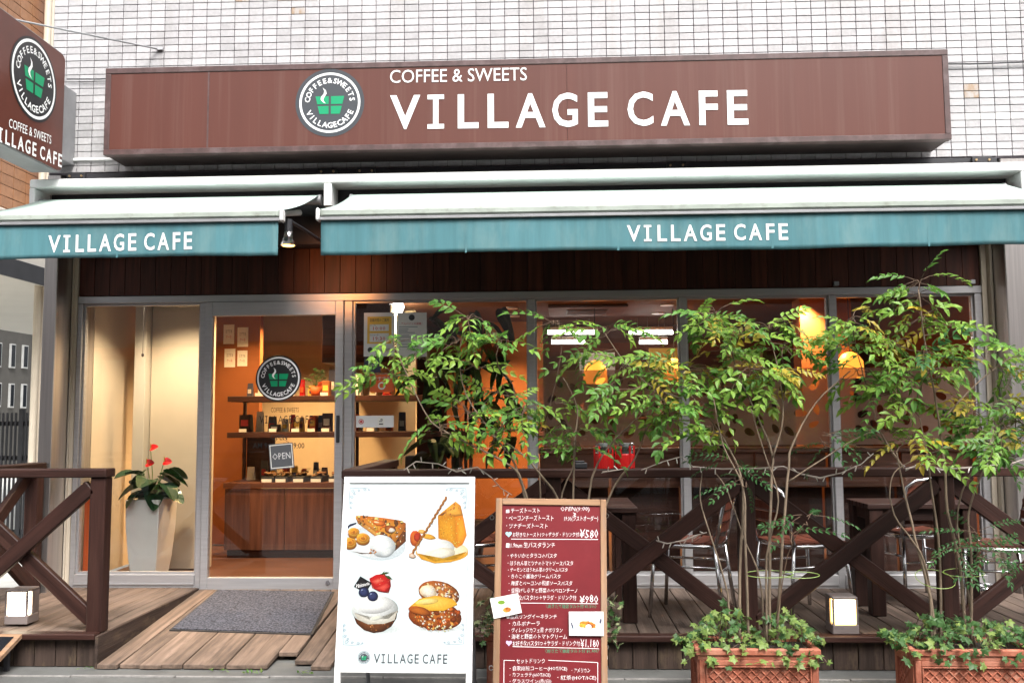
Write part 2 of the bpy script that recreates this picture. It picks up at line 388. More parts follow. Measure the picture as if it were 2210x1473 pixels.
def put_uv(mb, fr, body, u0,u1,vb,vt, m=0, w=.002, bold=.008, res=2, slope=0, wob=0):
    vs,fs=tmesh(body,bold,res)
    if wob:
        ph=rnd(0,6); sl=rnd(-.05,.16)
        vs=[(x+sl*y+wob*.5*math.sin(2.7*x+4*y+ph),y*(1+wob*math.sin(1.9*x+ph))+wob*.8*math.sin(3.1*x+2*ph)+wob*.5*math.sin(7*x+ph)) for x,y in vs]
    if not vs: return
    xs=[v[0] for v in vs]; ys=[v[1] for v in vs]; a0,a1,b0,b1=min(xs),max(xs),min(ys),max(ys)
    put2d(mb,fr,vs,fs,lambda x,y:(u0+(x-a0)/(a1-a0)*(u1-u0), vb+(y-b0)/(b1-b0)*(vt-vb)+slope*(x-a0)/(a1-a0)*(u1-u0)),w,m)
def put_text(mb, fr, body, x0,x1,yc,h, m=0, w=.002, bold=.008, yc1=None, res=2, wob=0):
    u0,v0=fr.pix(x0,yc); u1,v1=fr.pix(x1,yc if yc1 is None else yc1); hh=fr.pix(x0,yc-h/2)[1]-fr.pix(x0,yc+h/2)[1]
    put_uv(mb,fr,body,u0,u1,v0-hh/2,v0+hh/2,m,w,bold,res,(v1-v0)/(u1-u0),wob)
VC=[('V',0,66),('I',82,118),('L',148,193),('L',213,258),('A',274,338),('G',353,408),('E',430,473),('C',515,570),('A',586,648),('F',668,708),('E',728,772)]
def village(mb, fr, u0,u1,vb,vt, m=0, w=.002, bold=.02, slope=0, stem=.16, sel=slice(None)):
    k=(u1-u0)/772; h=vt-vb
    for ch,a,b in VC[sel]:
        ua,ub=u0+a*k,u0+b*k; s0=slope*(ua-u0)
        if ch=='I':
            t=h*stem; c=(ua+ub)/2; bt=h*.135
            for (p,q,r,s) in ((c-t/2,c+t/2,vb+bt,vt-bt),(ua,ub,vb,vb+bt),(ua,ub,vt-bt,vt)):
                mb.quad(fr.P(p,r+s0,w),fr.P(q,r+s0,w),fr.P(q,s+s0,w),fr.P(p,s+s0,w),m)
        else: put_uv(mb,fr,ch,ua,ub,vb+s0,vt+s0,m,w,bold,3,slope)
def disc(mb, fr, cu,cv,r0,r1, w, m, n=56, sx=1.):
    if r0<=0: mb.add([fr.P(cu+sx*r1*math.cos(6.28319*i/n),cv+r1*math.sin(6.28319*i/n),w) for i in range(n)],[tuple(range(n))],m)
    else:
        vs=[];fs=[]
        for i in range(n):
            c,s=math.cos(6.28319*i/n),math.sin(6.28319*i/n); vs+=[fr.P(cu+sx*r0*c,cv+r0*s,w),fr.P(cu+sx*r1*c,cv+r1*s,w)]
            j=(i+1)%n; fs.append((2*i,2*i+1,2*j+1,2*j))
        mb.add(vs,fs,m)
def logo(mb, fr, cu,cv,R, w=.002, m=(0,1,2), sx=1., step=.0015):
    disc(mb,fr,cu,cv,0,R,w,m[0],sx=sx)
    disc(mb,fr,cu,cv,R*.865,R*.935,w+step,m[1],sx=sx)
    def arc(txt,a0,a1,rad,h,top):
        n=len(txt)
        for i,ch in enumerate(txt):
            if ch==' ': continue
            a=math.radians(a0+(a1-a0)*i/(n-1)); vs,fs=tmesh(ch,.02,2)
            xs=[v[0] for v in vs]; mid=(min(xs)+max(xs))/2; k=h/.72
            def fn(x,y):
                X=(x-mid)*k; Y=(y-.36)*k
                if top: rx=math.cos(a)*(rad+Y)+math.sin(a)*X; ry=math.sin(a)*(rad+Y)-math.cos(a)*X
                else: rx=math.cos(a)*(rad-Y)-math.sin(a)*X; ry=math.sin(a)*(rad-Y)+math.cos(a)*X
                return cu+sx*rx, cv+ry
            put2d(mb,fr,vs,fs,fn,w+step,m[1])
    arc('COFFEE&SWEETS',172,8,R*.695,R*.165,True)
    arc('VILLAGECAFE',207,335,R*.695,R*.175,False)
    for q in (((-.44,.20),(-.035,.20),(-.035,-.045),(-.385,-.045)),((.035,.20),(.44,.20),(.385,-.045),(.035,-.045)),
              ((-.37,-.105),(-.035,-.105),(-.035,-.35),(-.31,-.35)),((.035,-.105),(.37,-.105),(.31,-.35),(.035,-.35))):
        mb.add([fr.P(cu+sx*R*a,cv+R*b,w+step) for a,b in reversed(q)],[(0,1,2,3)],m[2])
    L=[(-.22,.47),(-.17,.36),(-.19,.27),(-.27,.18),(-.28,.10),(-.22,.02),(-.12,-.03)]
    Rr=[(-.22,.47),(-.12,.38),(-.10,.28),(-.16,.18),(-.20,.11),(-.18,.04),(-.12,-.03)]
    for i in range(6):
        mb.add([fr.P(cu+sx*R*a,cv+R*b,w+2*step) for a,b in (L[i+1],Rr[i+1],Rr[i],L[i])],[(0,1,2,3)],m[1])
def rect(mb, fr, u0,u1,v0,v1, w, m): mb.quad(fr.P(u0,v0,w),fr.P(u1,v0,w),fr.P(u1,v1,w),fr.P(u0,v1,w),m)

# ================================================================ THE SETTING
def struct(name, mb, m, **k): return tag(obj(name,mb,m,**k),kind='structure')
struct('ground', MB().box(-120,120,-120,120,-.6,G-.13), M['road'])
struct('road', MB().box(-40,40,-12,-3.8,G-.129,G-.10), M['road'])
struct('pavement', MB().box(-40,40,-3.7,-1.76,G-.125,G-.002), M['asphalt'])
struct('kerb', MB().box(-40,40,-3.8,-3.7,G-.125,G), M['kerb'])
struct('gutter_strip', MB().box(-40,40,-1.735,-1.3,G-.125,G), M['asphalt'])
e=MB(); x=-6.
while x<6:
    L=rnd(.5,.7); e.box(x,x+L-.006,-1.758,-1.737,G-.12,G+.004+rnd(0,.004),.003); x+=L
struct('kerb_edge', e, M['kerb'])
struct('alley_floor', MB().box(-14,-3.76,-1.2,30,G-.11,G-.004), M['palecon'])
struct('far_pavement', MB().box(-40,40,-14.5,-12,G-.125,G+.01), M['cotton'])
# under the cafe
struct('floor', MB().box(-3.62,4.3,.05,5.6,.03,DECK-.012), M['intfloor'])

# ---------------------------------------------------------------- cafe building
B=thing('cafe_building',(0,0,0),'cafe building with pale tiled upper wall above a glazed wooden shopfront','building')
TX,TZ=.1065,.0535; WY=-.28
tw=obj('tile_wall', MB().box(-3.73,7.0,-.268,.3,3.275,7.2), M['grout'], B)
TILE=MB().box(-TX/2+.0026,TX/2-.0026,0,.014,-TZ/2+.0026,TZ/2-.0026,.0012).mesh('tile',M['tile'])
TR=TILE.copy(); TR.materials[0]=M['tile_rust']; TWt=TILE.copy(); TWt.materials[0]=M['tile_white']
cells=[]
nz=int((4.75-3.285)/TZ)
for j in range(nz):
    z=3.285+TZ*(j+.5)
    for i in range(68):
        x=-3.725+TX*(i+.5)
        if -3.05<x<2.65 and 3.42<z<3.86: continue
        cells.append((x,z))
def inview(x,z):
    if z>4.66 or x>3.42: return -1
    if -3.16<x<2.76 and z<4.02: return -1
    if x<-3.2 and z<4.0: return -1
    return z-3.5+ (1.0 if x>2.78 else 0) + rnd(0,.25)
order=sorted(cells,key=lambda c:-inview(*c)); single=set(order[:300])
rest=MB()
for (x,z) in cells:
    p=Vector((x,WY+rnd(-.0008,.0008),z)); rot=Matrix.Rotation(rnd(-.006,.006),4,'Z')@Matrix.Rotation(rnd(-.008,.008),4,'X')
    if (x,z) in single:
        px=-2.0<x<-1.86 or -2.35<x<-2.2
        me=TILE
        if px and random.random()<.6: me=TR
        if x>2.95 and 3.55<z<3.61: me=TWt
        if 2.98<x<3.06 and 3.72<z<3.83: me=TR
        link('tile',me,tw,Matrix.Translation(p)@rot)
    else: rest.box(x-TX/2+.0026,x+TX/2-.0026,p.y,p.y+.014,z-TZ/2+.0026,z+TZ/2-.0026,.0012)
tag(obj('tiles', rest, M['tile_many'], tw),kind='stuff')
obj('ledge_trim', MB().box(-3.55,-2.9,-.30,-.262,3.372,3.392,.003), M['aluw'], B)
obj('cable', MB().tube([(2.78,-.30,3.965),(3.05,-.30,3.958),(3.3,-.30,3.962),(3.6,-.3,3.966)],.006,6), M['darkmetal'], B)
obj('cable', MB().tube([(-3.6,-.30,3.995),(-3.35,-.30,3.99),(-3.1,-.30,3.997)],.005,6), M['darkmetal'], B)
obj('lintel', MB().box(-3.62,3.2,-.20,.25,2.74,3.272), M['signdark'], B)
obj('steel_beam', MB().box(-3.5,3.18,-.31,-.272,3.225,3.268,.003), M['darkmetal'], B)
# pillars
obj('pillar', MB().box(-3.73,-3.632,WY,.30,DECK-.15,3.27,.004), M['steel'], B)
obj('pillar', MB().box(3.212,4.3,WY,.30,DECK-.15,3.27,.006), M['steel'], B)
obj('shutter_guide', MB().box(-3.625,-3.592,-.055,.02,DECK+.002,2.74,.002).box(-3.628,-3.616,-.07,-.056,DECK+.002,2.74), [M['beige']], B)
obj('shutter_guide', MB().box(3.148,3.185,-.055,.02,DECK+.002,2.74,.002).box(3.19,3.208,-.10,-.02,DECK+.002,2.74), [M['beige']], B)
# fascia boards
fa=obj('fascia', MB().box(-3.59,3.146,-.02,.02,2.392,2.738), M['counterdark'], B)
x=-3.588; k=0
while x<3.14:
    wd=min(.118,3.144-x)
    beam('plank',(x+wd/2,-.031+rnd(-.001,.001),2.394),(x+wd/2,-.031,2.735),wd-.003,.018,(1,0,0),M['fascia'],fa,.0015); x+=.118
obj('fascia_bracket', MB().box(2.08,2.115,-.075,-.041,2.40,2.43,.002), M['greymetal'], B)
obj('fascia_bracket', MB().box(3.06,3.095,-.075,-.041,2.40,2.43,.002), M['greymetal'], B)
# aluminium frame
obj('header_rail', MB().box(-3.59,3.146,-.05,.05,2.335,2.388,.003), M['alu'], B)
MULL=[(-3.59,-3.555),(-2.645,-2.60),(-1.545,-1.485),(-.165,-.118),(.955,1.0),(2.045,2.092),(3.095,3.146)]
for a,b in MULL: obj('mullion', MB().box(a,b,-.045,.045,DECK-.02,2.333,.003), M['alu'], B)
BAYS=[(0,1),(2,3),(3,4),(4,5),(5,6)]
for i,(a,b) in enumerate(BAYS):
    xa,xb=MULL[a][1]+.001,MULL[b][0]-.001
    obj('sill', MB().box(xa,xb,-.05,.045,DECK-.02,.315,.004).box(xa,xb,-.058,-.051,.24,.252), M['alu'], B)
    wn=obj('window', MB().box(xa,xa+.014,-.02,.02,.316,2.334).box(xb-.014,xb,-.02,.02,.316,2.334).box(xa+.0145,xb-.0145,-.02,.02,2.318,2.334).box(xa+.0145,xb-.0145,-.02,.02,.316,.33), M['alu'], B)
    obj('pane', MB().box(xa+.0145,xb-.0145,-.003,.003,.3305,2.3175), M['glass'], wn)
    if i>=2:                                                # frosted band with leaf-shaped openings
        c=bpy.data.curves.new('film','CURVE'); c.dimensions='2D'; c.fill_mode='FRONT'
        def spl(pts):
            s=c.splines.new('POLY'); s.points.add(len(pts)-1); s.use_cyclic_u=True
            for p,q in zip(s.points,pts): p.co=(*q,0,1)
        z0,z1=1.24,1.80
        spl([(xa+.02,z0),(xb-.02,z0),(xb-.02,z1),(xa+.02,z1)])
        done=[]; tries=0
        while len(done)<26 and tries<900:
            tries+=1; u=rnd(xa+.10,xb-.10); v=rnd(z0+.08,z1-.08)
            if any((u-p)**2+(v-q)**2<.0105 for p,q in done): continue
            done.append((u,v)); an=rnd(0,6.28); L=rnd(.034,.05); W=L*rnd(.5,.62)
            pts=[]
            for t in range(14):
                th=2*math.pi*t/14; lx=L*math.cos(th); ly=W*math.sin(th)*(1-.25*math.cos(th)); pts.append((u+lx*math.cos(an)-ly*math.sin(an),v+lx*math.sin(an)+ly*math.cos(an)))
            spl(pts)
        o=bpy.data.objects.new('film',c); me=bpy.data.meshes.new_from_object(o); bpy.data.objects.remove(o)
        me.transform(Matrix.Translation((0,.006,0))@Matrix.Rotation(math.pi/2,4,'X')); me.materials.clear(); me.materials.append(M['film']); me.name='frosted_film'
        link('frosted_film',me,wn)
# door
dx0,dx1,dz0,dz1=-2.597,-1.548,DECK-.015,2.332
door=obj('sliding_door', MB().box(dx0,dx0+.055,-.07,-.02,dz0,dz1,.003).box(dx1-.06,dx1,-.07,-.02,dz0,dz1,.003).box(dx0+.0555,dx1-.0605,-.07,-.02,dz1-.105,dz1,.003).box(dx0+.0555,dx1-.0605,-.07,-.02,dz0,dz0+.085,.003), M['alu'], B)
obj('pane', MB().box(dx0+.0555,dx1-.0605,-.048,-.042,dz0+.0855,dz1-.1055), M['glass'], door)
z=atY(745,925,-.07).z
obj('handle', MB().box(dx1-.045,dx1-.02,-.082,-.0705,z-.10,z+.10,.003), M['darkmetal'], door)
p=atY(708,1256,-.07); obj('lock', MB().tube([(p.x,-.079,p.z),(p.x,-.0705,p.z)],.017,16), M['chrome'], door)
df=Fr((0,-.049,0),(1,0,0),(0,0,1))
lg=MB(); u,v=df.pix(601,816); logo(lg,df,u,v,.172,.001)
obj('logo', lg, [M['black'],M['whiteprint'],M['green']], door)
lt=MB(); u0,v0=df.pix(560,905); u1,_=df.pix(675,902); village(lt,df,u0,u1,v0-.028,v0+.028,0,.0012,.0,0,.1)
put_text(lt,df,'COFFEE & SWEETS',585,645,884,10,0,.0012,0)
put_text(lt,df,'OPEN',584,620,943,12,0,.0012,.01); put_text(lt,df,'AM 9:00 ~ PM 9:00',546,657,961,12,0,.0012,.01)
obj('lettering', lt, M['black'], door)
# rear of the room
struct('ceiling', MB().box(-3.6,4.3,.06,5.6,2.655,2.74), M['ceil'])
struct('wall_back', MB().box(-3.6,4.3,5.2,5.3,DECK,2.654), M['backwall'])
struct('wall_right', MB().box(4.1,4.2,.31,5.19,DECK,2.654), M['orange'])
struct('wall_left', MB().box(-3.72,-3.64,.32,5.19,DECK,2.654), M['beige'])
struct('wall_behind_counter', MB().box(-3.3,-1.50,3.3,3.4,DECK,2.654), M['cream'])
struct('partition_wall', MB().box(-3.38,-2.875,.80,.92,DECK,2.654), M['beige'])
struct('orange_end_wall', MB().box(-3.63,-2.93,2.3,2.4,DECK,2.654), M['orange'])
struct('orange_panel_wall', MB().box(-1.3,-.1,4.6,4.7,DECK,2.654), M['orange'])
tag(obj('column', MB().box(-3.485,-3.39,.70,.93,DECK,2.653,.004), M['offwhite']),'off white square column inside the left shop window','column')
a=atY(1727,700,2.6); b=atY(1838,700,2.6)
tag(obj('column', MB().box(a.x,b.x,2.6,2.9,DECK,2.653,.004), M['orange']),'orange painted column deep inside behind the second window from the right','column')

# ================================================================ SIGNS ON THE FACADE
# long brown sign box
SX0,SX1,SZ0,SZ1,SY=-3.156,2.746,3.32,3.952,-.60
S=thing('fascia_sign',(0,SY,SZ0),'long brown box sign with round cup logo and white capitals on the tiled wall','sign')
obj('box', MB().box(SX0+.012,SX1-.012,SY+.02,-.285,SZ0+.004,SZ1-.004), M['signdark'], S)
for (a,b) in ((SX0+.041,-2.41),(-2.408,.129),(.131,SX1-.041)):
    obj('panel', MB().box(a,b,SY+.006,SY+.0195,SZ0+.041,SZ1-.041), M['sign'], S)
fm=.04
obj('joint', MB().box(-2.4145,-2.4035,SY+.004,SY+.0058,SZ0+.042,SZ1-.042), M['signframe'], S)
obj('frame', MB().box(SX0,SX1,SY,SY+.06,SZ1-fm,SZ1,.003), M['signframe'], S)
obj('frame', MB().box(SX0,SX1,SY,SY+.06,SZ0,SZ0+fm,.003), M['signframe'], S)
obj('frame', MB().box(SX0,SX0+fm,SY+.001,SY+.06,SZ0+fm+.0005,SZ1-fm-.0005,.003), M['signframe'], S)
obj('frame', MB().box(SX1-fm,SX1,SY+.001,SY+.06,SZ0+fm+.0005,SZ1-fm-.0005,.003), M['signframe'], S)
sf=Fr((0,SY+.006,0),(1,0,0),(0,0,1))
lg=MB(); u,v=sf.pix(712,222); logo(lg,sf,u,v,.232,.002)
disc(lg,sf,u,v,.2325,.245,.0015,0)
obj('logo', lg, [M['charcoal'],M['whiteprint'],M['green']], S)
lt=MB(); u0,v0=sf.pix(842,243); u1,v1=sf.pix(1614,232); hh=.122
for se in (slice(0,7),slice(7,None)):
    lt=MB(); village(lt,sf,u0,u1,v0-hh,v0+hh,0,.004,.018,(v1-v0)/(u1-u0),.155,se); obj('lettering', lt, M['whiteprint'], S)
lt=MB(); put_text(lt,sf,'COFFEE & SWEETS',842,1137,166,28,0,.004,.0,160,3)
obj('lettering', lt, M['whiteprint'], S)

# projecting sign on the left
PX=-3.50; yN,yF=-1.9,-.50
top=atX(140,118,PX).z; bot=atX(140,378,PX).z
P=thing('projecting_sign',(PX,-.5,bot),'dark brown projecting sign with round cup logo cut by the left edge','sign')
def rounded(y0,y1,z0,z1,r,n=6):
    pts=[]
    for (cy,cz,a0) in ((y1-r,z1-r,0),(y0+r,z1-r,90),(y0+r,z0+r,180),(y1-r,z0+r,270)):
        for i in range(n+1):
            a=math.radians(a0+90*i/n); pts.append((cy+r*math.cos(a),cz+r*math.sin(a)))
    return pts
out=rounded(yN,yF,bot,top,.055)
obj('box', MB().prism([(PX-.20,y,z) for y,z in out],(.19,0,0)), M['greymetal'], P)
inn=rounded(yN+.012,yF-.012,bot+.012,top-.012,.045)
obj('panel', MB().prism([(PX-.0095,y,z) for y,z in inn],(.0095,0,0)), M['projsign'], P)
obj('mount', MB().box(PX-.16,PX-.03,yF+.001,WY-.001,bot+.12,top-.2,.004), M['greymetal'], P)
pf=Fr((PX+.0005,0,0),(0,1,0),(0,0,1))
lg=MB(); u,v=pf.pix(70,170); ul,_=pf.pix(21,165); ur,_=pf.pix(121,175); R=(pf.pix(70,82)[1]-pf.pix(70,262)[1])/2
logo(lg,pf,(ul+ur)/2,v,R,.002,sx=1.0)
obj('logo', lg, [M['black'],M['whiteprint'],M['green']], P)
lt=MB(); u0,v0=pf.pix(-22,281); u1,v1=pf.pix(133,348); village(lt,pf,u0,u1,v0-.047,v0+.047,0,.002,.018,(v1-v0)/(u1-u0))
obj('lettering', lt, M['whiteprint'], P); lt=MB()
put_text(lt,pf,'COFFEE & SWEETS',19,110,265,20,0,.002,.0,302,3)
obj('lettering', lt, M['whiteprint'], P)
a=atX(30,30,PX); b=atY(342,106,-.29)
t=thing('stay_rod',b,'thin steel stay rod from the projecting sign to the tiled wall','rod')
obj('rod', MB().tube([(PX-.1,a.y,top+.002),b],.007,8), M['greymetal'], t)
obj('anchor', MB().box(b.x-.01,b.x+.035,-.302,-.281,b.z-.012,b.z+.012,.003), M['chrome'], t)

# ================================================================ AWNINGS
AY,AZf=-1.35,2.70
def ripple(x,z,ph):
    k=max(0,(2.68-z)/.24); return -.008*k*math.sin(x*3.3+ph)-.003*k*math.sin(x*9.1+2*ph)
def awning(x0,x1,label,tx,ph):
    A=thing('awning',(x0,-.45,3.0),label,'awning','retractable awnings over the shopfront')
    # fabric
    nx,ny=40,8; vs=[];fs=[]
    for j in range(ny+1):
        t=j/ny
        for i in range(nx+1):
            x=x0+.02+(x1-x0-.04)*i/nx; vs.append((x,-.44+t*(AY+.44),3.045+t*(AZf+.032-3.045)-.02*math.sin(math.pi*t)+.003*math.sin(x*9)*t))
    for j in range(ny):
        for i in range(nx): a=j*(nx+1)+i; fs.append((a,a+nx+1,a+nx+2,a+1))
    o=obj('canopy', MB().add(vs,fs), M['canvas_top'], A, smooth=True); s=o.modifiers.new('thick','SOLIDIFY'); s.thickness=.003
    # valance
    nx=int((x1-x0)/.04); ny=8; vs=[];fs=[]; hem=[rnd(-.004,.004) for _ in range(nx+1)]
    for j in range(ny+1):
        for i in range(nx+1):
            x=x0+.03+(x1-x0-.06)*i/nx; zb=2.445+.005*math.sin(x*2.1+ph)+.002*math.sin(x*7.7)+hem[i]*.25
            z=2.672+(zb-2.672)*j/ny; vs.append((x,AY-.012+ripple(x,z,ph),z))
    for j in range(ny):
        for i in range(nx): a=j*(nx+1)+i; fs.append((a,a+nx+1,a+nx+2,a+1))
    va=obj('valance', MB().add(vs,fs), M['canvas'], A, smooth=True); s=va.modifiers.new('thick','SOLIDIFY'); s.thickness=.003; s.offset=1
    fr=Fr((0,AY-.012,0),(1,0,0),(0,0,1)); lt=MB(); (p0,q0,p1,q1,h)=tx
    u0,v0=fr.pix(p0,q0); u1,v1=fr.pix(p1,q1); hh=(fr.pix(p0,q0-h/2)[1]-fr.pix(p0,q0+h/2)[1])/2
    village(lt,fr,u0,u1,v0-hh,v0+hh,0,.006,.016,(v1-v0)/(u1-u0),.15)
    lt.v=[(x,y+ripple(x,z,ph),z) for x,y,z in lt.v]
    obj('lettering', lt, M['whiteprint'], va)
    n=max(2,round((x1-x0)/.85))
    for i in range(1,n):
        x=x0+(x1-x0)*i/n; zz=[2.668-.222*k/6 for k in range(7)]
        obj('seam', MB().add([(x+sx,AY-.0165+ripple(x,z,ph),z) for z in zz for sx in (-.006,.006)],[(2*k,2*k+1,2*k+3,2*k+2)[::-1] for k in range(6)]), M['canvas'], va)
    # front bar
    fb=obj('front_bar', MB().box(x0+.025,x1-.025,AY-.03,AY+.03,AZf-.024,AZf+.03,.014), M['canvas_roll'], A)
    obj('channel', MB().box(x0+.02,x1-.02,AY-.034,AY+.02,AZf-.045,AZf-.0255,.003), M['greymetal'], fb)
    for x in (x0,x1-.022): obj('end_cap', MB().box(x,x+.022,AY-.036,AY+.036,AZf-.047,AZf+.036,.01), M['aluw'], fb)
    # roller and folding arms
    obj('roller', MB().tube([(x0+.02,-.42,3.015),(x1-.02,-.42,3.015)],.034,16).tube([(x0+.002,-.42,3.015),(x0+.018,-.42,3.015)],.04,16).tube([(x1-.018,-.42,3.015),(x1-.002,-.42,3.015)],.04,16), M['greymetal'], A, smooth=False)
    for s,xe in ((1,x0+.16),(-1,x1-.16)):
        ar=MB(); el=Vector((xe+s*.42,-.86,2.80)); ar.tube([(xe,-.40,2.93),el],.021,8).tube([el,(xe-s*.10,AY+.03,2.68)],.019,8).tube([el+Vector((0,0,-.03)),el+Vector((0,0,.03))],.03,10)
        obj('arm', ar, M['aluw'], A)
    return A
awning(-3.70,-1.632,'short teal awning with pale canopy on the left above the door',(105,527,415,519,37),.4)
awning(-1.428,3.17,'long teal awning with pale canopy above the deck on the right',(1353,504,1700,500,35),1.9)
# white housing of both awnings
H=thing('awning_housing',(0,-.3,3.1),'white metal awning housing with open slots under the long brown sign','housing')
obj('top_bar', MB().box(-3.74,3.285,-.50,-.285,3.118,3.182,.008), M['aluw'], H)
for a,b in ((-3.74,-3.70),(-1.60,-1.545),(3.245,3.285)): obj('bracket', MB().box(a,b,-.498,-.29,2.955,3.117,.005), M['aluw'], H)
obj('back_plate', MB().box(-3.69,3.24,-.289,-.286,2.93,3.117), M['darkmetal'], H)
for px in (707,790,1460,2120,165):
    x=atY(px,355,-.33).x
    mp=obj('mounting_plate', MB().box(x-.07,x+.07,-.335,-.315,3.19,3.27,.003), M['darkmetal'], H)
    for s in (-.045,.045): obj('bolt', MB().tube([(x+s,-.345,3.245),(x+s,-.3355,3.245)],.008,8), M['boltm'], mp)
# spot lamp in the gap
p=atY(622,530,-1.1)
L=thing('spot_lamp',(p.x,p.y,p.z),'small flared metal spot lamp glowing in the gap between the awnings','lamp')
obj('stem', MB().tube([(p.x,p.y,p.z+.085),(p.x,p.y,p.z+.17)],.026,12), M['darkmetal'], L)
obj('arm', MB().tube([(p.x,p.y,p.z+.165),(p.x,p.y+.35,p.z+.18),(p.x,-.03,p.z+.20)],.012,8), M['darkmetal'], L)
obj('reflector', MB().lathe([(.026,.09),(.028,.07),(.050,.0),(.047,.0),(.026,.068)],p,20), M['chrome'], L, smooth=True)
obj('bulb', MB().lathe([(.0001,.05),(.026,.04),(.042,.010),(.038,-.002),(.0001,-.006)],p,16), M['glow'], L, smooth=True)
sp=bpy.data.lights.new('spot_beam','SPOT'); sp.energy=15; sp.color=(1,.36,.09); sp.spot_size=math.radians(50); sp.spot_blend=1.0; sp.shadow_soft_size=.03
o=link('beam',sp,L,Matrix.Translation((p.x,p.y,p.z-.02))@Vector((0.06,.95,.02)).to_track_quat('-Z','Y').to_matrix().to_4x4())
# ================================================================ DECK, RAMP, RAILINGS
EDGE=-1.54
def deck(x0,x1,label,pitch,spitch):
    D=thing('wooden_deck',((x0+x1)/2,EDGE,G),label,'deck','timber decks in front of the shop')
    obj('joist', MB().box(x0+.05,x1-.05,EDGE+.06,-.10,G+.002,DECK-.036), M['darkmetal'], D)
    n=round((x1-x0)/pitch); p=(x1-x0)/n
    for i in range(n):
        x=x0+(i+.5)*p; beam('plank',(x,EDGE+.01,DECK-.017+rnd(-.001,.001)),(x,-.062,DECK-.017+rnd(-.001,.001)),p-.006,.03,(1,0,0),M['deckwood'],D,.003)
    beam('edge_board',(x0,EDGE-.025,DECK-.008),(x1,EDGE-.025,DECK-.008),.034,.085,(0,0,1),M['rail'],D,.005)
    n=round((x1-x0)/spitch); p=(x1-x0)/n
    for i in range(n):
        x=x0+(i+.5)*p; beam('skirting_board',(x,EDGE-.008+rnd(-.002,.002),G+.003),(x,EDGE-.008,DECK-.027),p-.005,.02,(1,0,0),M['skirt'],D,.002)
    return D
DL=deck(-4.6,-2.615,'weathered board deck left of the ramp with dark skirting',.115,.121)
beam('side_board',(-2.606,EDGE-.06,.115),(-2.606,-.075,.115),.215,.018,(0,0,1),M['skirt'],DL,.003)
DR=deck(-1.22,3.9,'weathered board deck under tables and chairs right of the ramp',.115,.137)
R=thing('ramp',(-1.9,EDGE,G),'sloping ramp of worn timber boards leading up to the glass door','ramp')
ra0,ra1=Vector((0,-.085,DECK-.022)),Vector((0,EDGE-.07,G+.016))
rdir=(ra1-ra0).normalized(); rn=Vector((1,0,0)).cross(rdir); rn=rn if rn.z>0 else -rn
n=11; p=(-1.245+2.592)/n
for i in range(n):
    x=-2.592+(i+.5)*p; L=rnd(-.012,.012)-(.20 if i==8 else .08 if i==9 else 0)
    o=beam('plank',ra0+Vector((x,0,rnd(-.002,.002)))-rn*.0,ra1+rdir*L+Vector((x+rnd(-.006,.006),0,rnd(-.002,.003))),p-(.004 if i<8 else .012),.026,(1,0,0),M['rampwood'],R,.003)
obj('threshold', MB().box(-2.597,-1.24,-.083,-.055,DECK-.10,DECK-.012,.003), M['kerb'], R)
obj('joist', MB().prism([(-2.58,-.1,G+.005),(-2.58,-.1,DECK-.06),(-2.58,EDGE+.3,G+.02),(-2.58,EDGE+.3,G+.005)],(1.32,0,0)), M['darkmetal'], R)
# door mat
ro=ra0+rn*.0145
q=[atPl(a,b,ro,rn) for a,b in ((365,1360),(675,1370),(722,1277),(470,1273))]
DM=thing('door_mat',q[0],'speckled grey door mat lying on the timber ramp','mat')
c=sum(q,Vector())/4
obj('rubber_base', MB().prism([c+(v-c)*1.0 for v in q],rn*.006), M['matedge'], DM)
obj('pile', MB().prism([c+(v-c)*.965+rn*.0061 for v in q],rn*.005), M['mat'], DM)

def xbay(T,x0,x1,y,front,z0=DECK+.012,z1=1.112):
    """crossed braces between two posts; the one named in 'front' runs in front"""
    a=(Vector((x0,y-.024,z0+.055)),Vector((x1,y-.024,z1-.05))); b=(Vector((x0,y+.024,z1-.05)),Vector((x1,y+.024,z0+.055)))
    if not front:
        a,b=(a[0]+Vector((0,.048,0)),a[1]+Vector((0,.048,0))),(b[0]-Vector((0,.048,0)),b[1]-Vector((0,.048,0)))
    for s in (a,b): beam('brace',s[0],s[1],.088,.044,(0,0,1),M['rail'],T,.005)
def post(T,x,y): beam('post',(x,y,DECK+.001),(x,y,1.1145),.092,.092,(1,0,0),M['rail'],T,.006)
RY=EDGE+.045
T=thing('railing',(-2.65,RY,DECK),'dark wooden cross braced railing on the left deck beside the ramp','railing','timber railings')
post(T,-2.655,RY); post(T,-3.62,RY); xbay(T,-3.574,-2.701,RY,True)
post(T,-4.56,RY); xbay(T,-4.514,-3.666,RY,True)
beam('top_rail',(-4.6,RY,1.14),(-2.60,RY,1.14),.05,.125,(0,0,1),M['rail'],T,.006)
T=thing('railing',(1,RY,DECK),'long dark wooden cross braced railing along the front of the right deck','railing','timber railings')
xs=[atY(a,1200,RY).x for a in (1195,1612,2042)]; d=(xs[2]-xs[0])/2; xs=[xs[0]-d*1.0]+xs+[xs[2]+d]
xs[0]=-1.165
for x in xs: post(T,x,RY)
for a,b in zip(xs,xs[1:]): xbay(T,a+.046,b-.046,RY,True)
beam('top_rail',(-1.215,RY,1.127),(3.9,RY,1.127),.05,.125,(0,0,1),M['rail'],T,.006)
def siderail(x,y0,y1,label):
    T=thing('railing',(x,(y0+y1)/2,DECK),label,'railing','timber railings')
    beam('top_rail',(x,y0,1.128),(x,y1,1.128),.048,.11,(0,0,1),M['rail'],T,.006)
    post(T,x,y1-.06)
    for s,(za,zb) in ((-.023,(DECK+.06,1.06)),(.023,(1.06,DECK+.06))): beam('brace',(x+s,y0+.02,za),(x+s,y1-.11,zb),.088,.042,(0,0,1),M['rail'],T,.005)
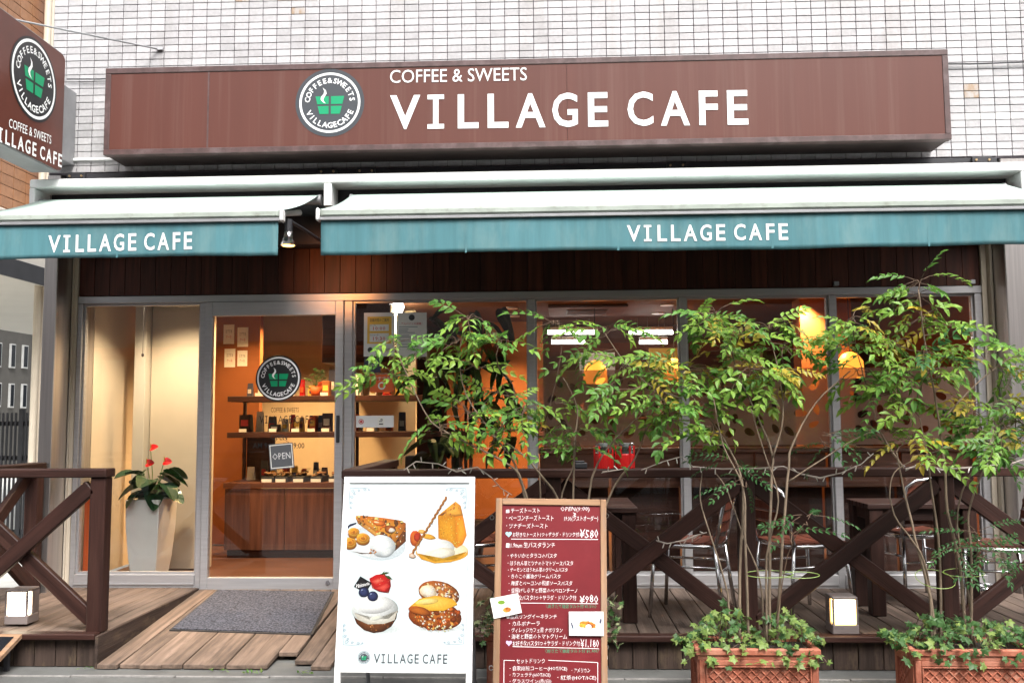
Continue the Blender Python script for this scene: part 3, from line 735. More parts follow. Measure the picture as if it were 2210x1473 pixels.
siderail(-3.70,RY+.07,-.30,'dark wooden side railing against the steel pillar at the left')
siderail(-1.175,RY+.07,-.10,'dark wooden side railing between the ramp and the right deck')

# ---------------------------------------------------------------- deck lamps
def decklamp(px0,px1,side,label,m):
    p0=atZ(px0,1368 if side<0 else 1347,DECK+.010); p1=atZ(px1,1368 if side<0 else 1347,DECK+.010)
    y0=max(p0.y,EDGE-.062); w=p1.x-p0.x; x0,x1=p0.x,p1.x; y1=y0+w*.95; z0=DECK+.0095; h=.205
    T=thing('deck_lamp',((x0+x1)/2,(y0+y1)/2,z0),label,'lamp','box lamps on the deck edge')
    obj('base', MB().box(x0,x1,y0,y1,z0,z0+.052,.004), M['lampbody'], T)
    hs=obj('housing', MB().box(x0+.002,x1-.002,y0+.002,y1-.002,z0+h-.016,z0+h,.004)
        .box(x0+.002,x0+.014,y0+.002,y0+.014,z0+.053,z0+h-.0165).box(x1-.014,x1-.002,y0+.002,y0+.014,z0+.053,z0+h-.0165)
        .box(x0+.002,x0+.012,y0+.055,y1-.002,z0+.053,z0+h-.0165).box(x1-.012,x1-.002,y0+.055,y1-.002,z0+.053,z0+h-.0165)
        .box(x0+.013,x1-.013,y1-.012,y1-.002,z0+.053,z0+h-.0165), M['lampbody'], T)
    obj('diffuser', MB().box(x0+.0145,x1-.0145,y0+.006,y1-.014,z0+.0535,z0+h-.017,.003), m, T)
decklamp(1798,1855,-1,'glowing box lamp on the deck edge between the two ivy planters',M['warmpanel'])
decklamp(8,58,1,'bright box lamp on the left deck edge behind the railing',M['warmpanelL'])

# ---------------------------------------------------------------- dessert poster stand
BL=atY(721,1450,-2.52); TL=atY(738,1028,-2.36); TRt=atY(1020,1028,-2.36)
pf=Fr(BL,TRt-TL,TL-BL); W=.0; up=(TL-BL).dot(pf.u)
W=(TRt-TL).length
T=thing('poster_stand',BL,'white framed dessert poster stand in front of the railing','signboard')
fb=.028; dep=.03
def fbox(mb,fr,u0,u1,v0,v1,w0,w1,m=0):
    vs=[fr.P(a,b,c) for a in (u0,u1) for b in (v0,v1) for c in (w0,w1)]
    return mb.add(vs,[(0,1,3,2),(4,6,7,5),(0,4,5,1),(2,3,7,6),(0,2,6,4),(1,5,7,3)],m)
obj('frame_bar', fbox(MB(),pf,0,W,up-.03,up,-dep,0), M['white'], T, bevel=.003)
obj('frame_bar', fbox(MB(),pf,fb+.0005,W-fb-.0005,0,.032,-dep,0), M['white'], T, bevel=.003)
legz=-.25
obj('frame_bar', fbox(MB(),pf,0,fb,legz,up-.0305,-dep,-.001), M['white'], T, bevel=.003)
obj('frame_bar', fbox(MB(),pf,W-fb,W,legz,up-.0305,-dep,-.001), M['white'], T, bevel=.003)
for u in (.04,W-.04):
    a=pf.P(u,up-.05,-.034); foot=Vector((a.x,a.y+.42,G+.012))
    obj('rear_leg', MB().tube([a,foot],.011,8), M['greymetal'], T)
sheet=obj('poster', fbox(MB(),pf,fb+.0005,W-fb-.0005,.0325,up-.0305,-.016,-.008), M['paper'], T)
def Z7(x,y): return 700+x/3.114, 1000+y/3.114
class Art:
    def __init__(s,fr,w): s.mb=MB(); s.fr=fr; s.w=w; s.mats=[]; s.k=0
    def mi(s,m):
        if M[m] not in s.mats: s.mats.append(M[m])
        return s.mats.index(M[m])
    def lay(s): s.k+=1; return s.w+s.k*.00012
    def poly(s,pts,m):
        q=[s.fr.pix(*Z7(*p)) for p in pts]
        ar=sum(q[i][0]*q[(i+1)%len(q)][1]-q[(i+1)%len(q)][0]*q[i][1] for i in range(len(q)))
        if ar<0: q=q[::-1]
        w=s.lay(); s.mb.add([s.fr.P(a,b,w) for a,b in q],[tuple(range(len(q)))],s.mi(m))
    def blob(s,cx,cy,rx,ry,m,rot=0,j=.0,n=28,a0=0,a1=360):
        pts=[]
        for i in range(n+(0 if a1-a0==360 else 1)):
            a=math.radians(a0+(a1-a0)*i/n); r=1+rnd(-j,j); x=rx*math.cos(a)*r; y=ry*math.sin(a)*r
            c,d=math.cos(math.radians(rot)),math.sin(math.radians(rot)); pts.append((cx+x*c-y*d,cy+x*d+y*c))
        s.poly(pts,m)
    def line(s,pts,wd,m):
        for (a,b) in zip(pts,pts[1:]):
            dx,dy=b[0]-a[0],b[1]-a[1]; L=math.hypot(dx,dy) or 1; nx,ny=-dy/L*wd/2,dx/L*wd/2
            q=[s.fr.pix(*Z7(*p)) for p in ((a[0]+nx,a[1]+ny),(a[0]-nx,a[1]-ny),(b[0]-nx,b[1]-ny),(b[0]+nx,b[1]+ny))]
            ar=sum(q[i][0]*q[(i+1)%4][1]-q[(i+1)%4][0]*q[i][1] for i in range(4)); q=q if ar>0 else q[::-1]
            s.mb.add([s.fr.P(x,y,s.w+s.k*.00012) for x,y in q],[(0,1,2,3)],s.mi(m))
    def text(s,body,x0,x1,yc,h,m,bold=.008,yc1=None,wob=0):
        X0,Y=Z7(x0,yc); X1,_=Z7(x1,yc); y1=None if yc1 is None else Z7(0,yc1)[1]
        put_text(s.mb,s.fr,body,X0,X1,Y,h/3.114,s.mi(m),s.lay(),bold,y1,1,wob)
    def done(s,name,parent): return obj(name,s.mb,s.mats,parent)
# four dessert pictures: printed photographs, shaded ink laid in overlapping shapes
def lin(c): return tuple(.50*((v/255/12.92) if v/255<=.04045 else ((v/255+.055)/1.055)**2.4) for v in c)
class Pic:
    def __init__(s): s.v=[];s.f=[];s.c=[];s.k=0
    def fan(s,pts,cin,cout,ctr=None,light=None):
        q=[pf.pix(*Z7(*t)) for t in pts]; ar=sum(q[i][0]*q[(i+1)%len(q)][1]-q[(i+1)%len(q)][0]*q[i][1] for i in range(len(q)))
        if ar<0: q=q[::-1]; pts=pts[::-1]
        s.k+=1; w=-.0075+s.k*.00001; n=len(q); c=ctr or (sum(t[0] for t in pts)/n,sum(t[1] for t in pts)/n); b=len(s.v); cc=pf.pix(*Z7(*c))
        s.v.append(pf.P(*cc,w)); s.c.append(lin(cin))
        for m in (.55,1.0):
            for i,(x,y) in enumerate(pts):
                s.v.append(pf.P(*(cc[0]+(q[i][0]-cc[0])*m,cc[1]+(q[i][1]-cc[1])*m),w)); 
                k=(.35 if m<1 else 1.0); co=[cin[j]*(1-k)+cout[j]*k for j in range(3)]
                if light and m==1.0:
                    d=((x-c[0])*light[0]+(y-c[1])*light[1])/(math.hypot(x-c[0],y-c[1])+1e-6); co=[min(255,max(0,v*(1+.45*d))) for v in co]
                s.c.append(lin(co))
        for i in range(n):
            j=(i+1)%n; s.f+= [(b,b+1+i,b+1+j),(b+1+i,b+1+n+i,b+1+n+j,b+1+j)]
    def blob(s,cx,cy,rx,ry,cin,cout,rot=0,j=0,n=26,hi=(-.25,-.3),light=(-.4,-.6)):
        c,d=math.cos(math.radians(rot)),math.sin(math.radians(rot)); pts=[]; ph=rnd(0,6)
        for i in range(n):
            a=2*math.pi*i/n; r=1+j*(math.sin(3*a+ph)*.6+rnd(-.6,.6)); x=rx*math.cos(a)*r; y=ry*math.sin(a)*r; pts.append((cx+x*c-y*d,cy+x*d+y*c))
        s.fan(pts,cin,cout,(cx+hi[0]*rx,cy+hi[1]*ry),light)
    def bits(s,poly,n,sz,cols,flat=.7):
        xs=[t[0] for t in poly]; ys=[t[1] for t in poly]; k=0
        while k<n:
            x,y=rnd(min(xs),max(xs)),rnd(min(ys),max(ys)); ins=False
            for i in range(len(poly)):
                (x1,y1),(x2,y2)=poly[i],poly[i-1]
                if (y1>y)!=(y2>y) and x<(x2-x1)*(y-y1)/(y2-y1)+x1: ins=not ins
            if not ins: continue
            k+=1; c=random.choice(cols); r=rnd(*sz); s.blob(x,y,r,r*flat*rnd(.6,1.2),[min(255,v*1.25+12) for v in c],[v*.8 for v in c],rnd(0,180),.18,10)
    def done(s):
        me=bpy.data.meshes.new('dessert_picture'); me.from_pydata(s.v,[],s.f); at=me.color_attributes.new('ink','FLOAT_COLOR','POINT')
        for i,c in enumerate(s.c): at.data[i].color=(*c,1)
        me.materials.append(M['ink']); return link('dessert_picture',me,sheet)
CR=(252,250,240); WH=(255,255,252); SH=(214,226,230); GO=(226,150,48); BR=(120,62,22); OR=(214,98,24); YE=(246,196,80); DK=(66,34,16)
A=Pic()
A.blob(340,535,205,110,(235,242,244),SH,8,0,30,(0,0),None); A.fan([(130,440),(170,405),(215,392),(212,404),(170,422),(132,462)],(60,62,86),(40,42,66)); A.fan([(130,470),(160,445),(200,440),(165,470),(132,492)],(222,226,236),(150,156,178))
A.blob(300,560,172,66,WH,(226,232,232),8,0,30,(0,0),None); A.fan([(185,588),(250,598),(365,603),(250,606)],(90,66,48),(60,40,30))
T1=[(208,350),(250,347),(380,360),(500,378),(546,398),(546,466),(505,530),(462,556),(400,500),(300,440),(222,395)]
A.fan(T1,(238,164,58),(176,92,30),None,(-.3,-.6)); A.fan([(546,425),(547,520),(472,586),(446,560),(480,520)],(150,88,38),(76,40,18)); A.fan([(208,352),(300,420),(410,490),(460,556),(440,566),(368,508),(222,400)],(232,170,80),(160,96,40))
A.bits(T1,46,(8,20),[GO,OR,BR,(90,52,24),(240,190,110),(200,120,50)]); A.bits(T1,26,(3,8),[(255,240,205),(255,228,170),DK,(70,60,20)])
A.blob(440,440,38,27,(196,110,50),(110,58,24),10,.08); A.blob(452,446,22,15,(250,240,225),(206,190,170),0,.12); A.blob(365,398,46,18,(244,140,50),(190,80,22),8,.1); A.blob(350,392,20,6,(255,232,200),(250,190,110),8)
for (x,y,r) in ((170,528,45),(196,458,38),(258,500,45)):
    A.blob(x,y+16,r,r*.72,(214,140,40),(150,84,20)); A.blob(x,y,r,r*.78,(255,214,110),(226,150,40),0,.03); A.blob(x,y-1,r*.72,r*.54,(250,180,60),(224,130,30),0,.05); A.blob(x,y,r*.30,r*.24,(180,104,30),(214,130,40),0,.15); A.bits([(x-r*.6,y-r*.4),(x+r*.6,y-r*.4),(x+r*.6,y+r*.4),(x-r*.6,y+r*.4)],8,(1.5,3.5),[(120,60,16),(160,90,24)])
A.blob(388,552,90,74,WH,(216,224,224),14,.02); A.blob(418,592,44,32,(244,246,242),(206,216,218),-25); A.bits([(300,575),(345,575),(345,600),(300,600)],8,(3,8),[(190,120,50),(140,80,30)])
A.done()
A=Pic()
A.blob(790,592,178,70,(250,214,120),(240,176,50),0,0,30,(0,0),None); A.blob(796,580,166,60,(255,250,232),(246,226,170),0,0,30,(0,0),None)
A.blob(612,500,40,52,(230,130,50),(190,70,24),0,.06); A.blob(622,492,22,30,(206,70,40),(160,36,20),0,.1); A.blob(700,490,46,18,(248,190,70),(224,150,40),10,.06); A.blob(655,455,26,14,(250,206,120),(230,160,60),10)
K1=[(762,345),(880,350),(888,566),(820,525),(765,500)]; K2=[(880,350),(930,345),(938,380),(956,480),(930,540),(888,566)]; K3=[(763,346),(820,300),(880,252),(915,280),(931,346),(880,352)]
A.fan(K1,(238,168,40),(214,136,26)); A.fan(K2,(250,178,48),(226,130,24)); A.fan(K3,(246,184,74),(222,142,40),None,(-.5,-.5)); A.bits(K1,60,(1.5,5),[(250,196,80),(196,120,20),(160,96,16),(255,210,100)]); A.bits(K3,14,(4,10),[(216,140,50),(180,100,40)]); A.fan([(764,347),(815,318),(800,345)],(150,90,40),(110,60,26)); A.bits(K2,16,(2,6),[(255,200,90),(230,150,40)])
A.blob(745,578,128,70,WH,(232,234,226),-8,.02,30,(-.1,-.3)); A.blob(775,604,104,40,(255,250,238),(236,226,196),-6); A.fan([(620,600),(740,655),(880,640),(955,590),(930,625),(850,660),(740,668),(650,640)],(246,196,70),(230,160,40))
for i in range(26):
    t=i/25; x=816-228*t; y=232+372*t; A.blob(x,y,15,8,(206,136,62),(126,68,24),-62+(28 if i%2 else -28),.05,12)
A.bits([(800,235),(825,240),(610,612),(580,608)],34,(2,5),[(236,180,110),(110,58,20),(160,96,40)])
A.blob(590,618,24,16,(240,226,210),(190,140,100),20,.1)
A.done()
A=Pic()
A.blob(370,1105,140,36,(214,226,224),(236,242,242),0,0,30,(0,0),None); CU=[(180,985),(495,965),(482,1040),(447,1095),(392,1128),(330,1138),(265,1118),(215,1075)]
A.fan(CU,(150,88,46),(74,38,18),(300,1040),(-.5,-.3)); A.bits(CU,60,(3,8),[(176,110,60),(110,62,30),(70,38,18),(196,130,76)])
A.blob(336,978,158,92,WH,(206,212,208),-3,.01,34,(-.2,-.35)); A.blob(330,945,132,62,WH,(240,242,238),-3,.02); A.fan([(200,1000),(300,1045),(430,1040),(490,985),(470,1050),(400,1075),(290,1078),(220,1045)],(238,236,224),(206,200,184)); A.blob(345,1035,40,16,(236,240,216),(244,244,236),-12)
SB=[(300,770),(345,745),(395,738),(440,765),(447,820),(430,868),(370,860),(320,835)]
A.fan(SB,(226,44,34),(164,14,16),(370,790),(-.4,-.6)); A.fan([(310,790),(360,765),(412,782),(345,812)],(244,120,96),(206,36,30)); A.fan([(330,838),(420,796),(440,822),(402,858)],(240,96,78),(186,22,22)); A.bits(SB,26,(1.5,3.5),[(255,190,150),(120,8,10),(250,150,110)])
for (a,b) in (((372,742),(440,730)),((400,748),(458,778)),((385,738),(405,722))): A.fan([a,((a[0]+b[0])/2+6,(a[1]+b[1])/2-10),b,((a[0]+b[0])/2-4,(a[1]+b[1])/2+8)],(70,96,40),(40,60,24))
A.fan([(240,755),(318,800),(275,868),(196,825)],(44,42,44),(20,20,22))
for (x,y) in ((264,863),(324,890)): A.blob(x,y,36,34,(66,78,128),(16,18,44),0,.02); A.blob(x-4,y-8,15,9,(36,40,76),(84,98,150),0,.2,12); A.blob(x-12,y-16,8,5,(190,202,226),(90,104,150),-20)
A.done()
a2=Art(pf,-.0066); a2.text('Pâtisserie',212,302,823,26,'paperwhite',.0,800); a2.done('lettering',sheet)
A=Pic()
A.blob(770,1100,170,30,(214,224,222),(236,242,242),0,0,30,(0,0),None); A.blob(742,1022,180,98,(214,122,44),(122,52,14),6,.02,34); CH=[(580,1000),(640,950),(860,950),(910,1000),(890,1080),(800,1118),(680,1112),(600,1070)]
A.bits(CH,90,(6,20),[(196,96,26),(150,64,18),(226,140,60),(110,46,12)]); A.bits(CH,46,(4,10),[(255,246,226),(250,226,180),(240,204,140)])
A.blob(770,872,140,84,(210,130,60),(140,70,24),14,.02,34); TP=[(650,830),(720,795),(840,810),(905,880),(890,920),(700,900)]
A.bits(TP,60,(8,22),[(170,90,36),(210,140,74),(120,60,24),(236,180,120)],.5); A.blob(700,860,60,44,(255,250,240),(226,196,150),20,.1); A.bits(TP,40,(3,9),[(255,252,244),(250,236,214)],.6)
A.fan([(572,960),(640,905),(750,884),(862,908),(895,945),(800,988),(700,986)],(255,214,96),(238,172,44),(720,925)); A.blob(690,925,80,20,(255,236,160),(250,206,90),-6,.05); A.blob(640,988,76,28,(206,116,40),(150,70,20),14,.05)
A.bits([(640,1090),(880,1085),(860,1125),(660,1130)],26,(3,9),[(250,226,170),(236,200,130),(255,244,220)])
A.done()
def curl(x,y,r,sx,sy):
    pts=[]
    for i in range(22):
        a=i*.42; rr=r*(1-i/24); pts.append((x+sx*rr*math.cos(a),y+sy*rr*math.sin(a)))
    A.line(pts,3.2,'flour')
for (x,y,sx,sy) in ((170,165,1,1),(950,165,-1,1),(125,1215,1,-1),(935,1210,-1,-1)):
    A=Art(pf,-.0075)
    A.line([(x,y),(x+sx*60,y-4*sy),(x+sx*125,y)],3,'flour'); A.line([(x,y),(x-3*sx,y+60*sy),(x,y+130*sy)],3,'flour')
    for (a,b,r) in ((22,16,15),(60,12,10),(100,6,12),(12,55,12),(8,95,10),(30,36,9),(6,128,9),(128,8,7)): curl(x+sx*a,y+sy*b,r,sx,sy)
    A.done('flourish',sheet)
lt=MB(); X0,Y=Z7(330,1308); X1,_=Z7(826,1312); u0,v0=pf.pix(X0,Y); u1,_=pf.pix(X1,Y); hh=.0265*.78; village(lt,pf,u0,u1,v0-hh,v0+hh,0,-.0070,.004,0,.10)
obj('lettering', lt, M['charcoal'], sheet)
lg=MB(); u,v=pf.pix(*Z7(264,1302)); logo(lg,pf,u,v,.029,-.0074,step=.0003); obj('logo', lg, [M['charcoal'],M['shadowprint'],M['green']], sheet)

# ---------------------------------------------------------------- red menu board
BL=atY(1063,1473,-2.46); TL=atY(1067,1074,-2.34); TRt=atY(1305,1077,-2.34)
mf=Fr(BL,TRt-TL,TL-BL); up=(TL-BL).dot(mf.u); W=(TRt-TL).length; lo=-.13
T=thing('menu_board',BL,'dark red handwritten menu board in a worn pine frame','signboard')
def fbeam(u0,v0,u1,v1,wd,nm='frame_bar'): return beam(nm,mf.P(u0,v0,-.0125),mf.P(u1,v1,-.0125),wd,.026,(mf.u if abs(u1-u0)>abs(v1-v0) else mf.x),M['boardframe'],T,.003)
fbeam(.0155,lo,.0155,up,.031); fbeam(W-.0145,lo,W-.0145,up,.029); fbeam(.0315,up-.0155,W-.0295,up-.0155,.031); fbeam(.0315,lo+.0155,W-.0295,lo+.0155,.031)
for u in (.05,W-.05):
    a=mf.P(u,up-.06,-.04); beam('rear_leg',a,(a.x,a.y+.36,G+.01),.03,.02,(1,0,0),M['boardframe'],T,.002)
bd=obj('board', fbox(MB(),mf,.0315,W-.0295,lo+.0315,up-.0315,-.016,-.008), M['menu'], T)
A=Art(mf,-.0076)
LN=[('■',1220,1243,318,24),('チーズトースト',1255,1448,313,35),('OPEN(9:00)',1588,1783,306,40),('・ベーコンチーズトースト',1222,1540,364,38),('19:30(ラストオーダー)',1612,1840,370,42),
 ('・ツナチーズトースト',1222,1500,417,36),('お好きなトースト1つ＋サラダ・ドリンク付',1265,1712,474,36),('¥580',1716,1840,470,62),
 ('■1.9mm 生パスタランチ',1220,1550,545,40),('・やりいかとタラコのパスタ',1232,1562,617,34),('・ほうれん草とツナのトマトソースパスタ',1232,1672,668,34),('・サーモンとほうれん草のクリームパスタ',1234,1635,712,32),
 ('・きのこの醤油クリームパスタ',1236,1587,755,34),('・舞茸とベーコンの和風ソースパスタ',1238,1667,802,36),('・釜揚げしらすと野菜のペペロンチーノ',1238,1700,850,36),
 ('お好きなパスタ1つ＋サラダ・ドリンク付',1230,1693,900,38),('¥980',1716,1840,908,60),('■極太リングイーネランチ',1224,1562,1025,36),('・カルボナーラ',1240,1447,1073,34),('・ヴィレッジカフェ風 ナポリタン',1240,1602,1118,34),
 ('・海老と野菜のトマトクリーム',1240,1630,1161,36),('お好きなパスタ1つ＋サラダ・ドリンク付',1265,1718,1206,38),('¥1,180',1722,1845,1206,64),
 ('セットドリンク',1290,1482,1325,34),('・自家焙煎コーヒー(HOT/ICE)',1245,1632,1377,38),('・アメリカン',1662,1787,1388,32),('・カフェラテ(HOT/ICE)',1245,1520,1420,36),('・紅茶(HOT/ICE)',1566,1828,1440,38),('・グラスワイン(赤/白)',1245,1525,1462,36),
 ('・オレンジジュース ・コーラ',1245,1700,1508,36)]
for i,(s,a,b,y,h) in enumerate(LN):
    A2=Art(mf,-.0076); A2.text(s,a,b,y,h,'chalk',-.004,None,.05); A2.done('chalk_line',bd)
A2=Art(mf,-.0076); A2.text('〈焼きたて鎌倉タルト付 ¥1,500〉',1490,1828,957,32,'chalkgreen',.0,None,.05); A2.done('chalk_line',bd)
A2=Art(mf,-.0076); A2.text('〈焼きたて鎌倉タルト付 ¥1,700〉',1485,1845,1257,32,'chalkgreen',.0,None,.05); A2.done('chalk_line',bd)
for pts in ([(1255,505),(1840,508)],[(1320,935),(1840,940)],[(1265,1228),(1845,1242)],[(1207,1320),(1280,1322)],[(1505,1320),(1838,1335)],[(1207,1320),(1205,1540)],[(1838,1335),(1838,1540)],[(1672,328),(1690,336),(1676,344),(1692,352)]): A.line(pts,4,'chalk')
def heart(cx,cy,s,m):
    pts=[]
    for i in range(24):
        t=2*math.pi*i/24; pts.append((cx+s*16*math.sin(t)**3/16,cy-s*(13*math.cos(t)-5*math.cos(2*t)-2*math.cos(3*t)-math.cos(4*t))/16))
    A.poly(pts,m)
heart(1238,472,21,'chalkblue'); heart(1240,1204,21,'chalklilac')
A.done('chalk_marks',bd)
def card(pts,bg,label):
    q=[mf.pix(*Z7(*p)) for p in pts]
    c=obj('photo_card', MB().prism([mf.P(a,b,.0045) for a,b in q],mf.n*.0015), bg, T); c['label']=label; return c
c1=card([(1140,1040),(1328,1000),(1302,868),(1113,905)],M['cream_print'],'small food photo taped over the left frame')
A=Art(mf,.0062); A.blob(1230,975,55,35,'paperwhite',-10); A.blob(1228,980,28,18,'pastry',-10); A.blob(1190,930,24,14,'leafB'); A.blob(1234,915,20,12,'paperwhite'); A.done('food_print',c1)
c2=card([(1645,1152),(1878,1155),(1875,992),(1643,992)],M['paperwhite'],'small food photo taped over the right frame')
A=Art(mf,.0062); A.blob(1765,1095,100,44,'shadowprint'); A.blob(1765,1090,88,36,'paperwhite'); A.blob(1770,1080,58,24,'pastry',10,.1); A.blob(1735,1086,24,14,'banana',0,.1); A.blob(1775,1095,20,18,'paperwhite'); A.blob(1665,1085,5,24,'navy',-15); A.blob(1856,1055,7,18,'navy',10); A.done('food_print',c2)
for px,py in ((1062,1116),(1309,1112),(1309,1294),(1308,1440),(1060,1440),(1309,1395)):
    a=mf.P(*mf.pix(px,py),-.008); obj('hook', MB().tube([a+Vector((.010*math.cos(t*.7),-.004,.010*math.sin(t*.7))) for t in range(9)],.0022,6,closed=True), M['chrome'], T)
obj('cord', MB().tube([mf.P(*mf.pix(1309,1395),-.006),mf.P(*mf.pix(1311,1420),-.004),mf.P(*mf.pix(1308,1438),-.006)],.0015,5), M['whiteprint'], T)

# ---------------------------------------------------------------- slanted stand cut by the left edge
T=thing('slanted_stand',(-3.1,-1.72,G),'low slanted display stand cut by the lower left corner of the picture','stand')
a=[atY(36,1388,-1.66),atY(28,1381,-1.58)]
x1=a[0].x
obj('panel', MB().prism([(x1,-1.86,.115),(x1,-1.60,.215),(x1,-1.61,.235),(x1,-1.87,.135)],(-.5,0,0)), M['boardframe'], T)
obj('glass_top', MB().prism([(x1-.03,-1.84,.147),(x1-.03,-1.64,.224),(x1-.03,-1.641,.228),(x1-.03,-1.841,.151)],(-.44,0,0)), M['darkwin'], T)
for x in (x1-.06,x1-.44):
    obj('leg', MB().box(x-.012,x+.012,-1.80,-1.776,G,.138), M['darkmetal'], T); obj('leg', MB().box(x-.012,x+.012,-1.66,-1.636,G,.19), M['darkmetal'], T)
# ================================================================ PLANTERS
def planter(x0,w,y0,label,front_lat=True):
    d,h=.275,.292; x1=x0+w; y1=y0+d; z1=G+h; ins=.018
    T=thing('planter',((x0+x1)/2,(y0+y1)/2,G),label,'planter','terracotta trough planters')
    b=MB().box(x0+ins,x1-ins,y0+ins,y1-ins,G,z1-.05,.004)
    obj('body', b, M['terra'], T)
    rim=MB(); r0=z1-.032
    rim.box(x0,x1,y0,y0+.03,r0,z1,.005).box(x0,x1,y1-.03,y1,r0,z1,.005).box(x0,x0+.03,y0+.0305,y1-.0305,r0,z1,.005).box(x1-.03,x1,y0+.0305,y1-.0305,r0,z1,.005)
    rim.box(x0+.009,x1-.009,y0+.009,y0+.031,r0-.022,r0-.0005,.003).box(x0+.009,x0+.031,y0+.0315,y1-.009,r0-.022,r0-.0005,.003).box(x1-.031,x1-.009,y0+.0315,y1-.009,r0-.022,r0-.0005,.003)
    obj('rim', rim, M['terra'], T)
    obj('soil', MB().box(x0+.03,x1-.03,y0+.03,y1-.03,z1-.06,z1-.02), M['soil'], T)
    zt,zb=r0-.022,G+.012
    pf_=MB(); yb=y0+ins
    for (a,b_,c,e) in ((x0+.016,x0+.045,zb,zt),(x1-.045,x1-.016,zb,zt),(x0+.0455,x1-.0455,zt-.026,zt-.0005),(x0+.0455,x1-.0455,zb,zb+.026)): pf_.box(a,b_,y0+.008,yb+.002,c,e,.003)
    pf_.box(x0+.0505,x1-.0505,y0+.004,yb+.001,zt-.034,zt-.0275,.002).box(x0+.0465,x0+.0535,y0+.004,yb+.001,zb+.027,zt-.0275,.002).box(x1-.0535,x1-.0465,y0+.004,yb+.001,zb+.027,zt-.0275,.002)
    obj('panel_frame', pf_, M['terra'], T)
    # raised lattice: each rib
    u0,u1,v0,v1=x0+.054,x1-.054,zb+.027,zt-.035; st=.045; lat=MB(); H=v1-v0
    u=u0-H
    while u<u1:
        for sg in (1,-1):
            if sg>0: a,b_=(u,v0),(u+H,v1)
            else: a,b_=(u,v1),(u+H,v0)
            t0=max(0,(u0-a[0])/H); t1=min(1,(u1-a[0])/H)
            if t1-t0<.05: continue
            p=Vector((a[0]+H*t0,yb-.002,a[1]+(b_[1]-a[1])*t0)); q=Vector((a[0]+H*t1,yb-.002,a[1]+(b_[1]-a[1])*t1))
            lat.tube([p,q],.0052 if sg>0 else .0050,4,cap=False)
        u+=st
    obj('lattice', lat, M['terra'], T)
    for xx,s in ((x0+ins,-1),(x1-ins,1)):
        side=MB(); xa,xb=sorted((xx,xx+s*.009))
        side.box(xa,xb,y0+.022,y0+.05,zb,zt).box(xa,xb,y1-.05,y1-.02,zb,zt).box(xa,xb,y0+.0505,y1-.0505,zt-.026,zt-.0005).box(xa,xb,y0+.0505,y1-.0505,zb,zb+.026)
        for sg in (1,-1):
            for k in range(5):
                ya=y0+.06+k*.036; side.tube([(xx+s*.002,ya,zb+.03 if sg>0 else zt-.03),(xx+s*.002,min(ya+.15,y1-.055),(zb+.03+ (min(ya+.15,y1-.055)-ya)) if sg>0 else (zt-.03-(min(ya+.15,y1-.055)-ya)))],.004,4,cap=False)
        obj('side_relief', side, M['terra'], T)
    return (x0,x1,y0,y1,z1)
YP=-2.30
PB=planter(atY(1502,1400,YP).x,.595,YP,'terracotta trough planter with lattice relief in the middle of the deck front')
PC=planter(atY(1968,1398,YP).x,.595,YP,'terracotta trough planter with lattice relief cut by the right edge')
PA=planter(atY(1046,1400,-2.02).x,.595,-2.02,'terracotta trough planter standing behind the red menu board')

# ---------------------------------------------------------------- leaves
def leaflet(mb,o,d,up,L,W,fold=.25,droop=.15,m=0):
    d=d.normalized(); s=up.cross(d).normalized(); n=d.cross(s)
    b=o; m1=o+d*L*.42-n*0; tip=o+d*L-n*L*droop
    l=o+d*L*.40+s*W/2+n*W*fold; r=o+d*L*.40-s*W/2+n*W*fold
    l2=o+d*L*.74+s*W*.30+n*(W*fold*.6-L*droop*.5); r2=o+d*L*.74-s*W*.30+n*(W*fold*.6-L*droop*.5); m2=o+d*L*.72-n*L*droop*.5
    mb.add([b,m1,tip,l,r,l2,r2,m2],[(0,4,1),(0,1,3),(1,4,6,7),(1,7,5,3),(7,6,2),(7,2,5)],m)
def compound(seed,pairs,L,W,droop,mats):
    rr=random.Random(seed); mb=MB(); R=.050+.0215*pairs; pts=[]
    def rp(t): return Vector((R*t,0,-droop*R*t*t))
    mb.tube([rp(t/5) for t in range(6)],[.0018-.0012*t/5 for t in range(6)],4,cap=False,m=1)
    for i in range(pairs):
        t=.30+.66*i/(pairs-1); p=rp(t); fw=Vector((1,0,-2*droop*t))
        for sgn in (1,-1):
            an=math.radians(rr.uniform(48,68)*(1-.25*t)); dd=Vector((math.cos(an),sgn*math.sin(an),rr.uniform(-.35,.05)-.3*droop))
            k=rr.uniform(.85,1.1)*(1-.28*abs(t-.6)); leaflet(mb,p,dd,Vector((rr.uniform(-.15,.15),rr.uniform(-.15,.15),1)),L*k,W*k,rr.uniform(.1,.32),rr.uniform(.05,.25),0)
    leaflet(mb,rp(1),Vector((1,0,-2*droop)),Vector((0,0,1)),L*1.05,W,.2,.2,0)
    me=mb.mesh('leaf',mats,False); return me
LEAF={}
for nm,mm in (('A','leafA'),('B','leafB'),('C','leafC'),('Y','leafY')):
    LEAF[nm]=[compound(10*i+3,p,L,W,dr,[M[mm],M['barkred']]) for i,(p,L,W,dr) in enumerate(((5,.049,.0235,.45),(6,.045,.0215,.7),(4,.053,.0265,.3),(5,.047,.0230,1.0),(3,.054,.0265,.6),(5,.048,.0235,.15)))]
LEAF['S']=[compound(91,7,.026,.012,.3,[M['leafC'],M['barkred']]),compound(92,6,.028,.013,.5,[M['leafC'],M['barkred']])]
def orient(d,roll=0,up=(0,0,1)):
    d=d.normalized(); z=Vector(up); z=z-d*z.dot(d)
    z=z.normalized() if z.length>.05 else Vector((0,-1,0)); y=z.cross(d)
    return Matrix((d,y,z)).transposed().to_4x4() @ Matrix.Rotation(roll,4,'X')
